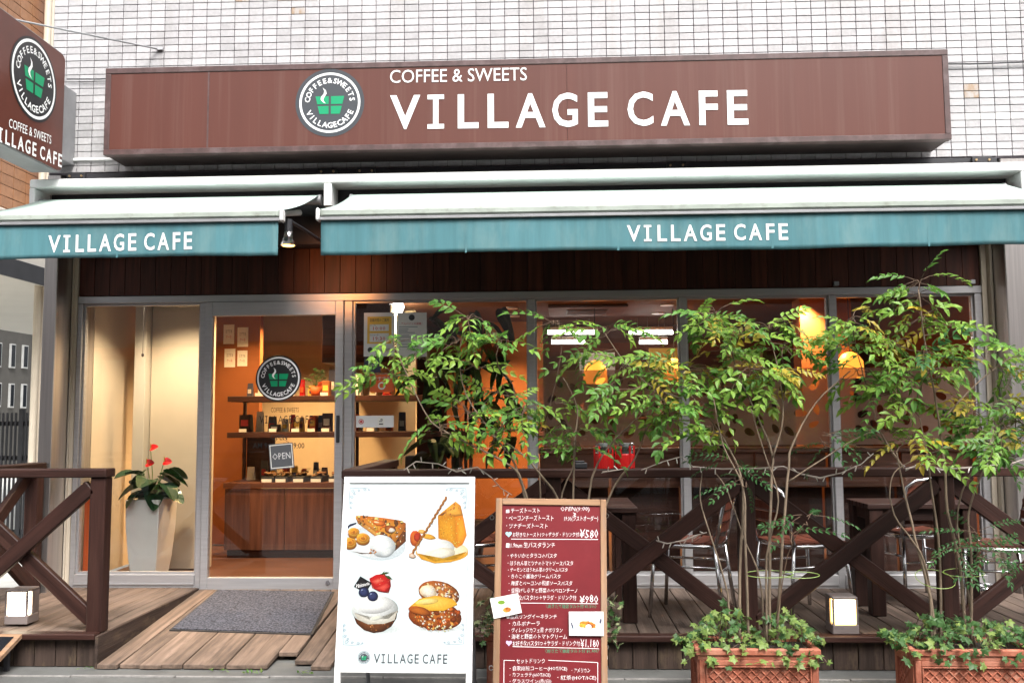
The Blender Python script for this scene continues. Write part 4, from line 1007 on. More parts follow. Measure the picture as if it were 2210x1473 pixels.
def shrub(label,base,stems,clusters,Y0,ties=()):
    x0,x1,y0,y1,z1=base
    T=thing('shrub',((x0+x1)/2,(y0+y1)/2,z1-.02),label,'shrub','shrubs with feathery leaves in the planters')
    nodes=[]
    for s in stems:
        pts=s[0]; r=s[1]*1.22; dy=s[2] if len(s)>2 else rnd(-.08,.08); out=[]
        for i,(a,b) in enumerate(pts):
            t=i/(len(pts)-1); p=atY(a,b,Y0+dy*t+rnd(-.015,.015)); out.append(p)
        if b is not None and out[0].z<z1+.25 and pts[0][1]>1290: out[0].z=z1-.03; out[0].y=min(max(out[0].y,y0+.05),y1-.05)
        # smooth the line
        fine=[]
        for i in range(len(out)-1):
            p0=out[max(i-1,0)];p1=out[i];p2=out[i+1];p3=out[min(i+2,len(out)-1)]
            for k in range(4):
                t=k/4; fine.append(.5*((2*p1)+(p2-p0)*t+(2*p0-5*p1+4*p2-p3)*t*t+(3*p1-p0-3*p2+p3)*t**3)+Vector((rnd(-1,1),rnd(-1,1),0))*.0018)
        fine.append(out[-1]); n=len(fine)
        obj('stem', MB().tube(fine,[r*(1-.62*i/(n-1)) for i in range(n)],7), M['bark'] if r>.0045 else M['barkred'], T, smooth=True)
        nodes+=fine[n//3:]
    cnt=0
    for c in clusters:
        cx,cy,r,n,mix=c[:5]; small=len(c)>5
        tw=MB(); n=int(n*1.0+.5); Yc=Y0+rnd(-.10,.10); C=atY(cx,cy,Yc); rw=max(r-24,16)/F*(Yc-CAM.y)
        nd=min(nodes,key=lambda p:(p-C).length+ (.3 if p.z>C.z+.03 else 0))
        mid=(nd+C)/2+Vector((rnd(-.02,.02),rnd(-.03,.03),-.01)); tw.tube([nd,mid,C],[.0036,.003,.0022],5)
        for k in range(n):
            az=rnd(0,2*math.pi); el=rnd(-.8,1.1)
            d=Vector((math.cos(az)*1.25,math.sin(az)*.9,math.sin(el)*.9)).normalized()
            bp=C+Vector((d.x*rw*rnd(.05,.75),d.y*rw*.8*rnd(.05,.8),rnd(-.55,.75)*rw*.75))
            if not small: tw.tube([C,(C+bp)/2+Vector((0,0,.008)),bp],[.0021,.0018,.0014],4,cap=False)
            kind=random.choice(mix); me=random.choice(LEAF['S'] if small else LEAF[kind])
            sc=rnd(.92,1.28); dd=Vector((d.x,d.y,d.z*.8+rnd(-.25,.3)))
            link('leaf',me,T,Matrix.Translation(bp)@orient(dd,rnd(-.45,.45),(rnd(-.35,.35),-.55,.85))@Matrix.Scale(sc,4)); cnt+=1
        obj('branch', tw, M['barkred'], T)
    for (a,b,rx,ry) in ties:
        p=atY(a,b,Y0); k=(Y0-CAM.y)/F
        obj('plant_tie', MB().tube([p+Vector((rx*k*math.cos(t*.35),ry*k*2.2*math.sin(t*.35),ry*k*.75*math.sin(t*.35))) for t in range(18)],.002,5,closed=True), M['tie'], T)
    return T
gA='AABBBBA'; gB='ABBBBBAY'; gC='AABBBBCY'; gD='AAABCB'
shrub('spreading green shrub in the planter behind the menu board, leftmost of three',PA,[
 ([(1175,1385),(1150,1150),(1128,1045),(1095,1000),(950,925),(915,885),(870,790)],.0065,-.05),
 ([(1165,1385),(1140,1120),(1112,1005),(1075,950),(1005,850),(990,760)],.006,.05),
 ([(1195,1385),(1215,1120),(1160,1015),(1100,960),(1040,930)],.0065,.0),
 ([(1185,1385),(1170,1150),(1163,1000),(1162,900)],.0055,.1),
 ([(1205,1385),(1208,1100),(1238,1000),(1243,930)],.005,-.1),
 ([(1215,1385),(1236,1100),(1239,960),(1246,880),(1215,815)],.0058,.02),
 ([(1230,1385),(1268,1090),(1290,1000),(1350,925),(1430,860)],.0062,-.05),
 ([(1250,1385),(1308,1090),(1370,990),(1392,930),(1400,880)],.0058,.04),
 ([(1170,930),(1200,820),(1212,740),(1203,690)],.0032,0.),
 ([(1060,960),(1110,850),(1075,790)],.003,0.)],
 [(850,745,55,8,gA),(845,810,62,10,gA),(905,770,50,5,'ABBY'),(1010,690,55,10,gA),(985,740,60,9,gA),(1080,735,62,9,gA),(1020,790,45,4,gA),
  (1080,850,72,10,gA),(1010,890,70,9,gA),(950,925,58,8,gA),(1130,890,70,9,gA),(1085,930,60,8,'ABBY'),(1180,930,45,5,gA),(1195,695,34,4,'AB'),
  (1240,930,58,9,gA),(1252,960,44,5,gA),(1200,870,40,4,gA)],-1.95)
shrub('dense green and yellow shrub in the middle planter, centre of three',PB,[
 ([(1595,1385),(1598,1200),(1604,1080),(1590,1000),(1530,900),(1470,830)],.0068,.05),
 ([(1575,1385),(1570,1280),(1535,1160),(1512,1080),(1515,1020)],.005,.1),
 ([(1615,1385),(1608,1150),(1603,1050),(1560,960),(1540,860)],.0062,-.05),
 ([(1660,1385),(1662,1150),(1665,1020),(1668,985),(1645,920),(1590,800),(1575,720)],.0068,.0),
 ([(1675,1385),(1690,1150),(1702,1010),(1710,960),(1760,870),(1835,800)],.0068,.04),
 ([(1650,1385),(1640,1250),(1605,1160),(1570,1060),(1545,1020)],.0045,.08),
 ([(1700,1040),(1760,1000),(1850,945),(1900,925)],.004,-.05),
 ([(1668,985),(1690,900),(1680,800),(1665,740)],.0045,.06),
 ([(1655,1385),(1655,1200),(1680,1080),(1650,980),(1620,880)],.005,-.06),
 ([(1665,1300),(1700,1200),(1735,1130)],.0028,-.1),
 ([(1470,860),(1400,830),(1340,770),(1300,710)],.004,0.)],
 [(1310,720,58,9,'ABBB'),(1275,760,40,4,'ABB'),(1345,790,58,8,gB),(1400,790,62,10,gB),(1330,840,55,7,gA),(1420,850,70,13,gA),(1480,800,66,11,gB),(1500,880,70,12,gA),(1440,905,60,8,gA),
  (1500,700,52,7,gB),(1545,680,60,11,gB),(1600,720,66,12,gB),(1560,760,62,10,gB),(1660,710,64,11,gB),(1690,750,66,10,gB),(1620,800,62,10,gB),(1560,840,62,9,gA),(1680,810,62,9,'AABBYY'),(1640,855,50,6,gB),
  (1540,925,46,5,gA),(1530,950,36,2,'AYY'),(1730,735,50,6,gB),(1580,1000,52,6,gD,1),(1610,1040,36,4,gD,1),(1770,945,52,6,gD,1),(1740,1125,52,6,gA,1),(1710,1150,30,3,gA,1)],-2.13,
 [(1660,1238,50,7),(1725,1240,42,6)])
shrub('tall green shrub in the right planter reaching above the window header, rightmost of three',PC,[
 ([(2018,1385),(2008,1290),(1975,1160),(1945,1030),(1935,975)],.0075,-.03),
 ([(2030,1385),(2028,1200),(2010,1050),(2002,990),(1985,900)],.006,.05),
 ([(2085,1385),(2072,1220),(2045,1100),(2038,1000),(2022,880),(2000,760),(1982,625)],.0072,.03),
 ([(2095,1385),(2096,1200),(2090,1110),(2120,1020),(2150,960)],.0065,-.05),
 ([(2105,1385),(2085,1250),(2066,1130),(2085,1040),(2130,985),(2190,950)],.005,.06),
 ([(2012,1385),(2005,1260),(1985,1190),(1930,1110),(1922,1040),(1955,1000),(2060,960)],.0045,-.1),
 ([(1950,1010),(1900,930),(1870,830),(1850,760)],.005,.08),
 ([(2040,900),(2085,850),(2140,800),(2185,770)],.004,0.),
 ([(2100,1260),(2110,1180),(2100,1140)],.003,-.1),
 ([(2065,1240),(2060,1180),(2050,1140)],.003,-.1)],
 [(1985,610,42,8,'ABB'),(1985,640,50,8,'ABB'),(1990,690,62,10,'ABBY'),(2030,705,44,4,'YYB'),(1840,690,55,8,gB),(1880,720,58,9,gB),(1830,745,46,6,gA),(1930,740,60,9,gC),(1990,760,66,11,gC),(2040,770,58,8,gC),
  (1960,805,66,11,gA),(2020,815,56,8,gA),(1920,850,56,8,gA),(1960,870,50,6,gA),(1850,800,44,5,gA),(2100,745,44,5,'ABBY'),(2150,790,40,4,'AYB'),(2200,760,44,5,'ABB'),
  (1920,930,56,8,gA),(1970,945,54,7,'AABY'),(1985,980,34,2,gA),(2090,880,52,7,gC),(2140,885,66,11,gC),(2190,880,66,10,gC),(2150,945,60,9,gD),(2185,970,50,6,gD),(2130,975,40,4,gD),(2210,930,60,9,gC),(2170,920,60,9,gC),(2120,930,50,6,'AABC'),(2200,985,44,4,gD),(2190,800,44,5,'ABB'),
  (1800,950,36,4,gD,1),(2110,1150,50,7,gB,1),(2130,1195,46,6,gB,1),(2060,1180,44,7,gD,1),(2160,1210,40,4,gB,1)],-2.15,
 [(2018,1248,38,18),(2080,1235,42,8)])

# ---------------------------------------------------------------- ivy
def ivyleaf(seed,L,mats):
    rr=random.Random(seed); prof=[(0,.0),(28,.55),(52,.95),(70,.52),(95,.72),(112,.50),(140,.62),(160,.40)]
    pts=[Vector((0,0,0))]; ring=[]
    for a,r in [(0,1.05)]+[(38,.55),(62,.92),(86,.50),(120,.70),(150,.42),(180,.12),(210,.42),(240,.70),(274,.50),(298,.92),(322,.55)]:
        k=r*L*.55*rr.uniform(.92,1.08); t=math.radians(a); ring.append(Vector((k*math.cos(t)+L*.25,k*math.sin(t),-.28*k*k/L+rr.uniform(-.05,.05)*L)))
    mb=MB(); c=Vector((L*.25,0,.05*L)); n=len(ring); mb.add([c]+ring,[(0,i+1,(i+1)%n+1) for i in range(n)])
    mb.tube([Vector((-.4*L,0,-.25*L)),Vector((L*.25,0,.03*L))],.0012,3,cap=False)
    return mb.mesh('leaf',mats)
IV={k:[ivyleaf(s,L,[M[k]]) for s,L in ((1,.044),(2,.036),(3,.052))] for k in ('ivyA','ivyB','ivyC')}
def ivy(label,base,n,mix,xr=None,spill=.07,hgt=.145):
    x0,x1,y0,y1,z1=base; T=thing('ivy',((x0+x1)/2,(y0+y1)/2,z1-.02),label,'ivy','ivy growing in the planters')
    vines=[]
    for k in range(n):
        x=rnd(*(xr or (x0-.05,x1+.02))); t=rnd(0,1); y=y0-spill*.5+(y1-y0+spill)*t
        edge=min(1,max(0,min(x-x0,x1-x)/.12)) ; hz=hgt*(.35+.65*edge)*(.55+.45*math.sin(math.pi*min(1,max(0,t))))
        z=z1+rnd(-.012,1)*hz+(.03*math.sin(x*17))
        if y<y0+.01: z=z1+rnd(-.07,.03)
        d=Vector((rnd(-1,1),rnd(-1.2,.4),rnd(-.5,.35)))
        p=Vector((x,y,z)); m=orient(d,rnd(-.6,.6),(0,-.6,.8))
        tilt=Matrix.Rotation(rnd(0,.5),4,'X')
        link('leaf',random.choice(IV[random.choice(mix)]),T,Matrix.Translation(p)@tilt@m@Matrix.Scale(rnd(.9,1.4),4))
        if k%5==0: vines.append(p)
    mb=MB()
    for p in vines:
        q=Vector((min(max(p.x+rnd(-.08,.08),x0+.05),x1-.05),min(max(p.y+rnd(.02,.08),y0+.04),y1-.04),z1-.025)); mb.tube([q,(p+q)/2+Vector((0,0,.03)),p],.0018,4,cap=False)
    obj('vine', mb, M['barkred'], T)
ivy('pale green ivy mounded over the middle terracotta planter',PB,270,['ivyA','ivyA','ivyB'])
ivy('green ivy covering the right terracotta planter at the picture edge',PC,270,['ivyA','ivyB','ivyB'])
def ivyside(label,px,py,n):
    C=[atY(a,b,-2.08) for a,b in zip(px,py)]; x0,x1,y0,y1,z1=PA
    T=thing('ivy',(C[0].x,-1.95,z1),label,'ivy','variegated ivy behind the menu board'); mb=MB()
    for k in range(n):
        c=random.choice(C); p=c+Vector((rnd(-.045,.045),rnd(-.05,.05),rnd(-.06,.05)))
        link('leaf',random.choice(IV[random.choice(['ivyC','ivyC','ivyB'])]),T,Matrix.Translation(p)@orient(Vector((rnd(-1,1),rnd(-1,.2),rnd(-.8,.3))),rnd(-.6,.6))@Matrix.Rotation(rnd(.1,.8),4,'X')@Matrix.Scale(rnd(.7,1.1),4))
        if k%4==0: mb.tube([(min(max(p.x,x0+.06),x1-.06),-1.92,z1-.02),(p.x,p.y+.03,(p.z+z1)/2),p],.0018,4,cap=False)
    obj('vine', mb, M['barkred'], T)
ivyside('cream edged ivy peeping out at the left side of the menu board',(1052,1046,1056,1050),(1310,1345,1370,1330),44)
ivyside('cream edged ivy peeping out at the right side of the menu board',(1322,1318,1325,1315),(1310,1345,1375,1330),44)
# weeds at the foot of the ramp
for i,(a,b) in enumerate(((545,1452),(662,1452),(190,1441),(470,1447))):
    c=atZ(a,b,G+.01); T=thing('weed',c,['small green weed at the middle of the ramp foot','small green weed beside the poster stand foot','tiny weed at the corner of the left deck skirting','tiny weed below the door mat at the ramp foot'][i],'weed','weeds along the deck foot')
    for k in range(16 if i<2 else 7):
        d=Vector((rnd(-1,1),rnd(-1,.6),rnd(.2,1))); mb=MB(); leaflet(mb,c+Vector((rnd(-.05,.05),rnd(-.015,.015),0)),d,Vector((0,0,1)),rnd(.018,.032),.011); obj('leaf',mb,M['ivyA'] if k%3 else M['leafA'],T)

# ---------------------------------------------------------------- string lights
def string(label,pts,dy=-.03):
    w=[]; 
    for i,(a,b) in enumerate(pts): w.append(atY(a,b,RY-.07+dy+rnd(-.02,.02)))
    T=thing('string_lights',w[0],label,'string lights','fairy lights wound along the railing')
    obj('wire', MB().tube(w,.0028,5), M['wire'], T); obj('wire', MB().tube([p+Vector((rnd(-.006,.006),rnd(-.006,.006),rnd(-.006,.006))) for p in w],.0022,5), M['wire'], T)
    for i in range(len(w)-1):
        for t in (.25,.75):
            p=w[i].lerp(w[i+1],t); d=Vector((rnd(-.6,.6),rnd(-.3,.3),rnd(-1,.5))).normalized(); obj('bulb', MB().tube([p,p+d*.018,p+d*.032],[.0022,.0035,.0025],6), M['bulb'], T)
string('pale wire of fairy lights on the railing behind the poster stand',[(872,1013),(898,996),(945,1000),(985,1018),(1030,1008),(1060,1030),(1080,1052),(1105,1068)])
string('pale fairy light wire sagging from the railing near the middle planter',[(1385,1014),(1430,996),(1470,985),(1495,1006),(1560,1012),(1640,1010),(1690,1006),(1730,1022),(1770,1030),(1815,1020),(1860,1000),(1885,978)])
string('pale fairy light wire on the railing above the right planter',[(1955,1012),(1995,1000),(2030,1012),(2080,1010),(2130,1005),(2180,1000),(2230,985)])
string('short end of fairy light wire hooked on the crossed brace',[(1300,1018),(1345,1012)],-.01)
string('twisted fairy light wire resting on the brace crossing beside the menu board',[(1416,1165),(1440,1172),(1475,1166),(1500,1156),(1525,1148)])

# ================================================================ FURNITURE ON THE DECK
def chair(mw,label):
    T=thing('chair',None,label,'chair','slatted bistro chairs on the deck',mw=mw)
    def o(n,mb,m,s=True): obj(n,mb,m,T,mw,smooth=s)
    z=.435
    for s in (-1,1):
        o('leg',MB().tube([(.185,s*.185,z),(.215,s*.215,0)],.0125,8),M['chrome']); o('leg',MB().tube([(-.18,s*.175,z),(-.235,s*.205,0)],.0125,8),M['chrome'])
        o('arm_brace',MB().tube([(.195,s*.195,.31),(-.195,s*.185,.31)],.008,6),M['chrome'])
    ring=[]
    for k in range(20):
        a=2*math.pi*k/20; c,d=math.cos(a),math.sin(a); q=4.0; r=(abs(c)**q+abs(d)**q)**(-1/q); ring.append((.205*c*r,.205*d*r,z))
    o('seat_frame',MB().tube(ring,.0125,8,closed=True),M['chrome'])
    o('stretcher',MB().tube([(-.2,-.19,.27),(-.2,.19,.27)],.008,6),M['chrome'])
    for k in range(5):
        x=-.155+k*.078; mb=MB(); n=6
        for j in range(n):
            y0,y1=-.185+.37*j/n,-.185+.37*(j+1)/n; f=lambda y:z+.014-.012*math.cos(y/.185*1.57)
            mb.add([(x-.034,y0,f(y0)),(x+.034,y0,f(y0)),(x+.034,y1,f(y1)),(x-.034,y1,f(y1)),(x-.034,y0,f(y0)+.009),(x+.034,y0,f(y0)+.009),(x+.034,y1,f(y1)+.009),(x-.034,y1,f(y1)+.009)],[(0,3,2,1),(4,5,6,7),(0,1,5,4),(2,3,7,6),(0,4,7,3),(1,2,6,5)])
        o('seat_slat',mb,M['slat'],False)
    bk=[(-.19,-.19,z),(-.225,-.195,.60),(-.26,-.185,.76),(-.27,-.13,.80),(-.275,0,.815),(-.27,.13,.80),(-.26,.185,.76),(-.225,.195,.60),(-.19,.19,z)]
    o('back_frame',MB().tube(bk,.0125,8),M['chrome'])
    for k in range(4):
        zz=.52+k*.066; xx=-.205-.2*(zz-.5); mb=MB(); n=6
        for j in range(n):
            y0,y1=-.185+.37*j/n,-.185+.37*(j+1)/n; f=lambda y:xx-.022*math.cos(y/.185*1.57)
            mb.add([(f(y0),y0,zz),(f(y1),y1,zz),(f(y1),y1,zz+.05),(f(y0),y0,zz+.05),(f(y0)+.009,y0,zz),(f(y1)+.009,y1,zz),(f(y1)+.009,y1,zz+.05),(f(y0)+.009,y0,zz+.05)],[(0,3,2,1),(4,5,6,7),(0,1,5,4),(2,3,7,6)])
        o('back_slat',mb,M['slat'],False)
    return T
def spot(px,py,ang):
    p=atZ(px,py,DECK+.44); p.z=DECK+.001; return Matrix.Translation(p)@Matrix.Rotation(math.radians(ang),4,'Z')
C0=chair(spot(1490,1168,160),'brown slatted metal chair facing left beside the menu board')
copy_tree(C0,spot(1728,1168,22),'brown slatted metal chair between the middle shrub stems and the right table')
copy_tree(C0,spot(1970,1148,100),'brown slatted metal chair standing behind the right wooden table')
copy_tree(C0,spot(2140,1175,168),'brown slatted metal chair at the far right behind the railing')
copy_tree(C0,spot(1030,1166,20),'brown slatted metal chair half hidden between the poster and the menu board')
def table(x0,x1,y0,y1,zt,label):
    T=thing('table',((x0+x1)/2,(y0+y1)/2,DECK),label,'table','square wooden tables on the deck')
    n=6; p=(y1-y0)/n
    for i in range(n): beam('top_board',(x0,y0+(i+.5)*p,zt-.016),(x1,y0+(i+.5)*p,zt-.016),p-.004,.032,(0,1,0),M['table'],T,.003)
    for (a,b) in ((x0+.055,y0+.055),(x1-.055,y0+.055),(x0+.055,y1-.055),(x1-.055,y1-.055)): beam('leg',(a,b,DECK+.001),(a,b,zt-.033),.085,.085,(1,0,0),M['table'],T,.004)
    for y in (y0+.05,y1-.05): beam('apron',(x0+.10,y,zt-.07),(x1-.10,y,zt-.07),.07,.03,(0,0,1),M['table'],T,.003)
    for x in (x0+.05,x1-.05): beam('apron',(x,y0+.10,zt-.071),(x,y1-.10,zt-.071),.07,.03,(0,0,1),M['table'],T,.003)
a=atZ(1872,1087,.905); b=atZ(2085,1085,.905)
table(a.x,b.x+.06,max(a.y,-1.40),-.62,.905,'dark square wooden table behind the railing left of the right planter')
b=atZ(1366,1084,.905)
table(b.x-.85,b.x,-1.25,-.50,.905,'dark square wooden table mostly hidden behind the menu board')
# things on the top rail and deck
for i,px in enumerate((1303,1349)):
    p=atY(px,1012,RY); p.z=1.1523; T=thing('condiment_jar',p,['red jar with stacked clear rings on the railing, the left one','red jar with stacked clear rings on the railing, the right one'][i],'jar','red jars on the railing')
    obj('body', MB().lathe([(.05,0),(.052,.004),(.052,.08),(.048,.085)],p,20), M['red'], T, smooth=False)
    for k in range(4): obj('ring', MB().lathe([(.040,.0855+k*.016),(.050,.088+k*.016),(.050,.096+k*.016),(.040,.0985+k*.016)],p,20), M['clear'] if k%2 else M['chrome'], T)
    obj('funnel', MB().lathe([(.010,.086),(.016,.12),(.030,.145)],p,12), M['whiteprint'], T)
    for k in range(6):
        an=k*1.047; obj('strut', MB().box(p.x+.053*math.cos(an)-.004,p.x+.053*math.cos(an)+.004,p.y+.053*math.sin(an)-.004,p.y+.053*math.sin(an)+.004,p.z+.001,p.z+.13), M['red'], T)
p=atY(1254,1010,RY); p.z=1.1523
T=thing('ashtray',p,'small black box shaped ashtray on the railing beside the red jars','ashtray')
obj('bowl', MB().box(p.x-.036,p.x+.036,p.y-.03,p.y+.03,p.z,p.z+.035,.006), M['darkmetal'], T); obj('lid', MB().box(p.x-.034,p.x+.02,p.y-.028,p.y+.028,p.z+.0355,p.z+.045,.003), M['darkmetal'], T)
p=atZ(2125,1285,DECK); T=thing('water_bowl',p,'small shiny metal bowl on the deck behind the right planter','bowl')
obj('bowl', MB().lathe([(.05,.001),(.075,.02),(.08,.07),(.076,.07),(.07,.02),(.001,.012)],p,20), M['chrome'], T, smooth=True); obj('rim', MB().tube([p+Vector((.079*math.cos(t*.3142),.079*math.sin(t*.3142),.072)) for t in range(20)],.004,6,closed=True), M['chrome'], T)
# ================================================================ NOTICES ON THE GLASS
def notice(name,px0,py0,px1,py1,label,cat,fn,bg='paperwhite',y=-.0045,rot=0):
    p=atY(px0,py1,y); q=atY(px1,py0,y); c=Vector(((p.x+q.x)/2,y,(p.z+q.z)/2)); hw,hh=(q.x-p.x)/2,(q.z-p.z)/2
    fr=Fr(c,(math.cos(rot),0,math.sin(rot)),(-math.sin(rot),0,math.cos(rot)))
    T=thing(name,c,label,cat); obj('sheet', fbox(MB(),fr,-hw,hw,-hh,hh,0,.0012), M[bg], T)
    class K: pass
    k=K(); k.fr=fr; k.hw=hw; k.hh=hh; k.T=T
    if fn: fn(k)
    return T
def pr(k,items,nm='print'):
    mats=[]; mb=MB()
    def mi(m):
        if M[m] not in mats: mats.append(M[m])
        return mats.index(M[m])
    for n,it in enumerate(items):
        w=.0016+n*.0001
        if it[0]=='r': rect(mb,k.fr,it[1]*k.hw,it[2]*k.hw,it[3]*k.hh,it[4]*k.hh,w,mi(it[5]))
        if it[0]=='t': put_uv(mb,k.fr,it[1],it[2]*k.hw,it[3]*k.hw,it[4]*k.hh,it[5]*k.hh,mi(it[6]),w,it[7] if len(it)>7 else .005,1)
        if it[0]=='d': disc(mb,k.fr,it[1]*k.hw,it[2]*k.hh,it[3]*k.hw,it[4]*k.hw,w,mi(it[5]),24)
    obj(nm,mb,mats,k.T)
notice('opening_hours_notice',785,674,852,769,'white and yellow opening hours notice on the glass right of the door','notice',lambda k:pr(k,[('r',-.78,.80,-.42,.82,'yellowprint'),('t','営業時間のご案内',-.62,.62,.58,.74,'charcoal'),('r',-.62,.62,.16,.46,'paperwhite'),('t','10:00',-.40,.40,.20,.36,'redprint'),('t','オープン',-.58,-.2,.38,.45,'charcoal'),
  ('r',-.62,.62,-.34,.06,'paperwhite'),('t','19:30',-.40,.40,-.28,-.10,'redprint'),('t','ラストオーダー',-.58,0,-.07,.02,'charcoal'),('d',-.58,-.70,0,.17,'charcoal'),('t','VILLAGE CAFE',-.30,.70,-.76,-.64,'charcoal',0)]))
notice('printed_notice',856,674,921,770,'white printed notice with small logo beside the opening hours','notice',lambda k:pr(k,[('d',.0,.78,0,.20,'charcoal'),('t','アルバイト大募集！',-.7,.7,.44,.56,'redprint',0)]+[('r',-.85,-.80+rnd(.5,1.3),v,v+.028,'flour') for v in (.34,.24,.16,.08,-.04,-.12,-.24,-.32,-.44,-.56)]))
notice('smoking_sign',768,896,850,922,'white strip with no smoking and smoking area symbols on the glass','sign',lambda k:pr(k,[('d',-.72,0,.10,.135,'redprint'),('d',-.72,.0,0,.07,'redprint'),('r',.16,.50,-.75,.75,'cream_print'),('r',.22,.40,-.05,.08,'charcoal'),('r',.22,.44,-.52,-.32,'charcoal'),('t','~',.3,.42,.15,.5,'charcoal')]))
notice('red_sticker',798,806,850,846,'orange red square sticker behind the left shrub leaves','sticker',lambda k:pr(k,[('t','おすすめ',-.7,.7,.2,.7,'cream_print'),('d',0,-.3,.2,.32,'cream_print')]),'orangeprint')
notice('blue_sticker',786,772,822,804,'small dark blue square sticker below the opening hours notice','sticker',lambda k:pr(k,[('t','Pay',-.5,.5,-.2,.3,'cream_print')]),'navy')
def opn(k):
    pr(k,[('r',-.93,.93,.86,.93,'cream_print'),('r',-.93,.93,-.93,-.86,'cream_print'),('r',-.93,-.86,-.86,.86,'cream_print'),('r',.86,.93,-.86,.86,'cream_print'),('t','OPEN',-.74,.74,-.24,.26,'paperwhite',-.004)])
    c=k.fr.P(0,k.hh); obj('cord', MB().tube([k.fr.P(-k.hw*.7,k.hh,.0),k.fr.P(0,k.hh+.05,.0),k.fr.P(k.hw*.7,k.hh,.0)],.0015,4), M['darkmetal'], k.T)
notice('open_sign',581,956,634,1011,'grey square OPEN sign hanging askew inside the glass door','sign',opn,'slate',-.054,.09)

# ================================================================ INSIDE THE CAFE
def bxp(px0,py0,px1,py1,Y):
    p=atY(px0,py1,Y); q=atY(px1,py0,Y); return p.x,q.x,p.z,q.z
# white pot with anthurium
x0,x1,_,_=bxp(262,1100,345,1200,.30); z0=DECK-.011; zt=atY(310,1078,.30).z
cx,cy=(x0+x1)/2+.02,.44
T=thing('white_pot',(cx,cy,z0),'tall tapered white square pot inside the left shop window','pot')
hw=.142; hb=.098; rot=math.radians(-6); c,s=math.cos(rot),math.sin(rot)
def rq(h,z): return [(cx+c*a-s*b,cy+s*a+c*b,z) for a,b in ((-h,-h),(h,-h),(h,h),(-h,h))]
mb=MB(); levels=[(hb,z0),(hb*1.22,z0+.25*(zt-z0)),(hw*.97,z0+.65*(zt-z0)),(hw,zt)]; rings=[rq(*l) for l in levels]+[rq(hw-.02,zt),rq(hw-.03,zt-.05)]
vs=sum(rings,[]); fs=[(i*4+k,i*4+(k+1)%4,i*4+4+(k+1)%4,i*4+4+k) for i in range(len(rings)-1) for k in range(4)]+[(3,2,1,0)]
obj('body', MB().add(vs,fs), M['white'], T, bevel=.006); obj('soil', MB().add(rq(hw-.032,zt-.03),[(0,1,2,3)]), M['soil'], T)
T=thing('anthurium',(cx,cy,zt-.03),'red flowering anthurium growing in the tall white pot','plant')
def heartleaf(L,W,m,cup=.15):
    mb=MB(); ring=[]; n=16
    for i in range(n):
        t=2*math.pi*i/n; r=.5*(1-.28*math.cos(t)); xx=L*(.5-.5*math.cos(t)); 
        ring.append(Vector((L*(.42-.58*math.cos(t))+(.10*L*math.exp(-((t-math.pi*0)**2)*4)),W*.5*math.sin(t)*(1.15+.35*math.cos(t)),0)))
    for v in ring: v.z=-cup*v.x*v.x/L+.25*abs(v.y)
    c_=Vector((.25*L,0,-.02*L)); mb.add([c_]+ring,[(0,i+1,(i+1)%n+1) for i in range(n)]); return mb.mesh('leaf',m)
HL=heartleaf(.175,.13,[M['anth']],.45); FL=heartleaf(.062,.06,[M['anthred']],.2)
top=Vector((cx,cy,zt-.03))
for k in range(20):
    az=2*math.pi*k/20*3+rnd(-.25,.25); rr=rnd(.06,.17); h=rnd(.05,.24); p=top+Vector((rr*math.cos(az),rr*math.sin(az)*.8,h))
    obj('leaf_stalk', MB().tube([top+Vector((rr*.2*math.cos(az),rr*.2*math.sin(az),0)),top.lerp(p,.6)+Vector((0,0,.03)),p],.003,5), M['leafC'], T)
    link('leaf',HL,T,Matrix.Translation(p)@orient(Vector((math.cos(az),math.sin(az),rnd(-.5,.5))),rnd(-.4,.4))@Matrix.Scale(rnd(.8,1.15),4))
for (a,b) in ((325,968),(316,1000),(354,996)):
    p=atY(a,b,cy-.06); obj('flower_stalk', MB().tube([top,top.lerp(p,.5)+Vector((.01,0,.02)),p],.003,5), M['leafB'], T)
    link('flower',FL,T,Matrix.Translation(p)@orient(Vector((rnd(.5,1),-.1,rnd(-.2,.5))),rnd(-.4,.4),(0,-.9,.45))); obj('spadix', MB().tube([p+Vector((.01,-.02,.005)),p+Vector((.015,-.035,.045))],[.005,.003],6), M['yellowprint'], T)
# blind cord
p=atY(308,765,.20)
T=thing('blind_cord',p,'thin blind pull cord hanging in the left shop window','cord'); obj('cord', MB().tube([p,(p.x,p.y,2.654)],.002,5), M['darkmetal'], T); obj('knob', MB().lathe([(.001,-.02),(.011,-.008),(.008,.008),(.001,.014)],p,10), M['darkmetal'], T)
T=thing('red_stool',(0,0,0),'small red plastic stool half hidden behind the white pot','stool',mw=Matrix.Translation(atZ(375,1205,z0)))
p=WM[T.name].translation
obj('seat', MB().box(p.x-.13,p.x+.02,p.y-.05,p.y+.10,p.z+.20,p.z+.225,.008), M['red'], T)
for a,b in ((-.115,-.04),(.005,-.04),(-.115,.085),(.005,.085)): obj('leg', MB().box(p.x+a-.014,p.x+a+.014,p.y+b-.012,p.y+b+.012,p.z,p.z+.1995,.003), M['red'], T)
# red banner at the left window edge
p=atY(172,1235,.10); q=atY(186,1060,.10)
tag(obj('red_banner', MB().box(p.x,q.x+.10,.14,.15,z0+.01,q.z,.002), M['orangeprint']),'red upright banner behind the left edge of the left shop window','banner')
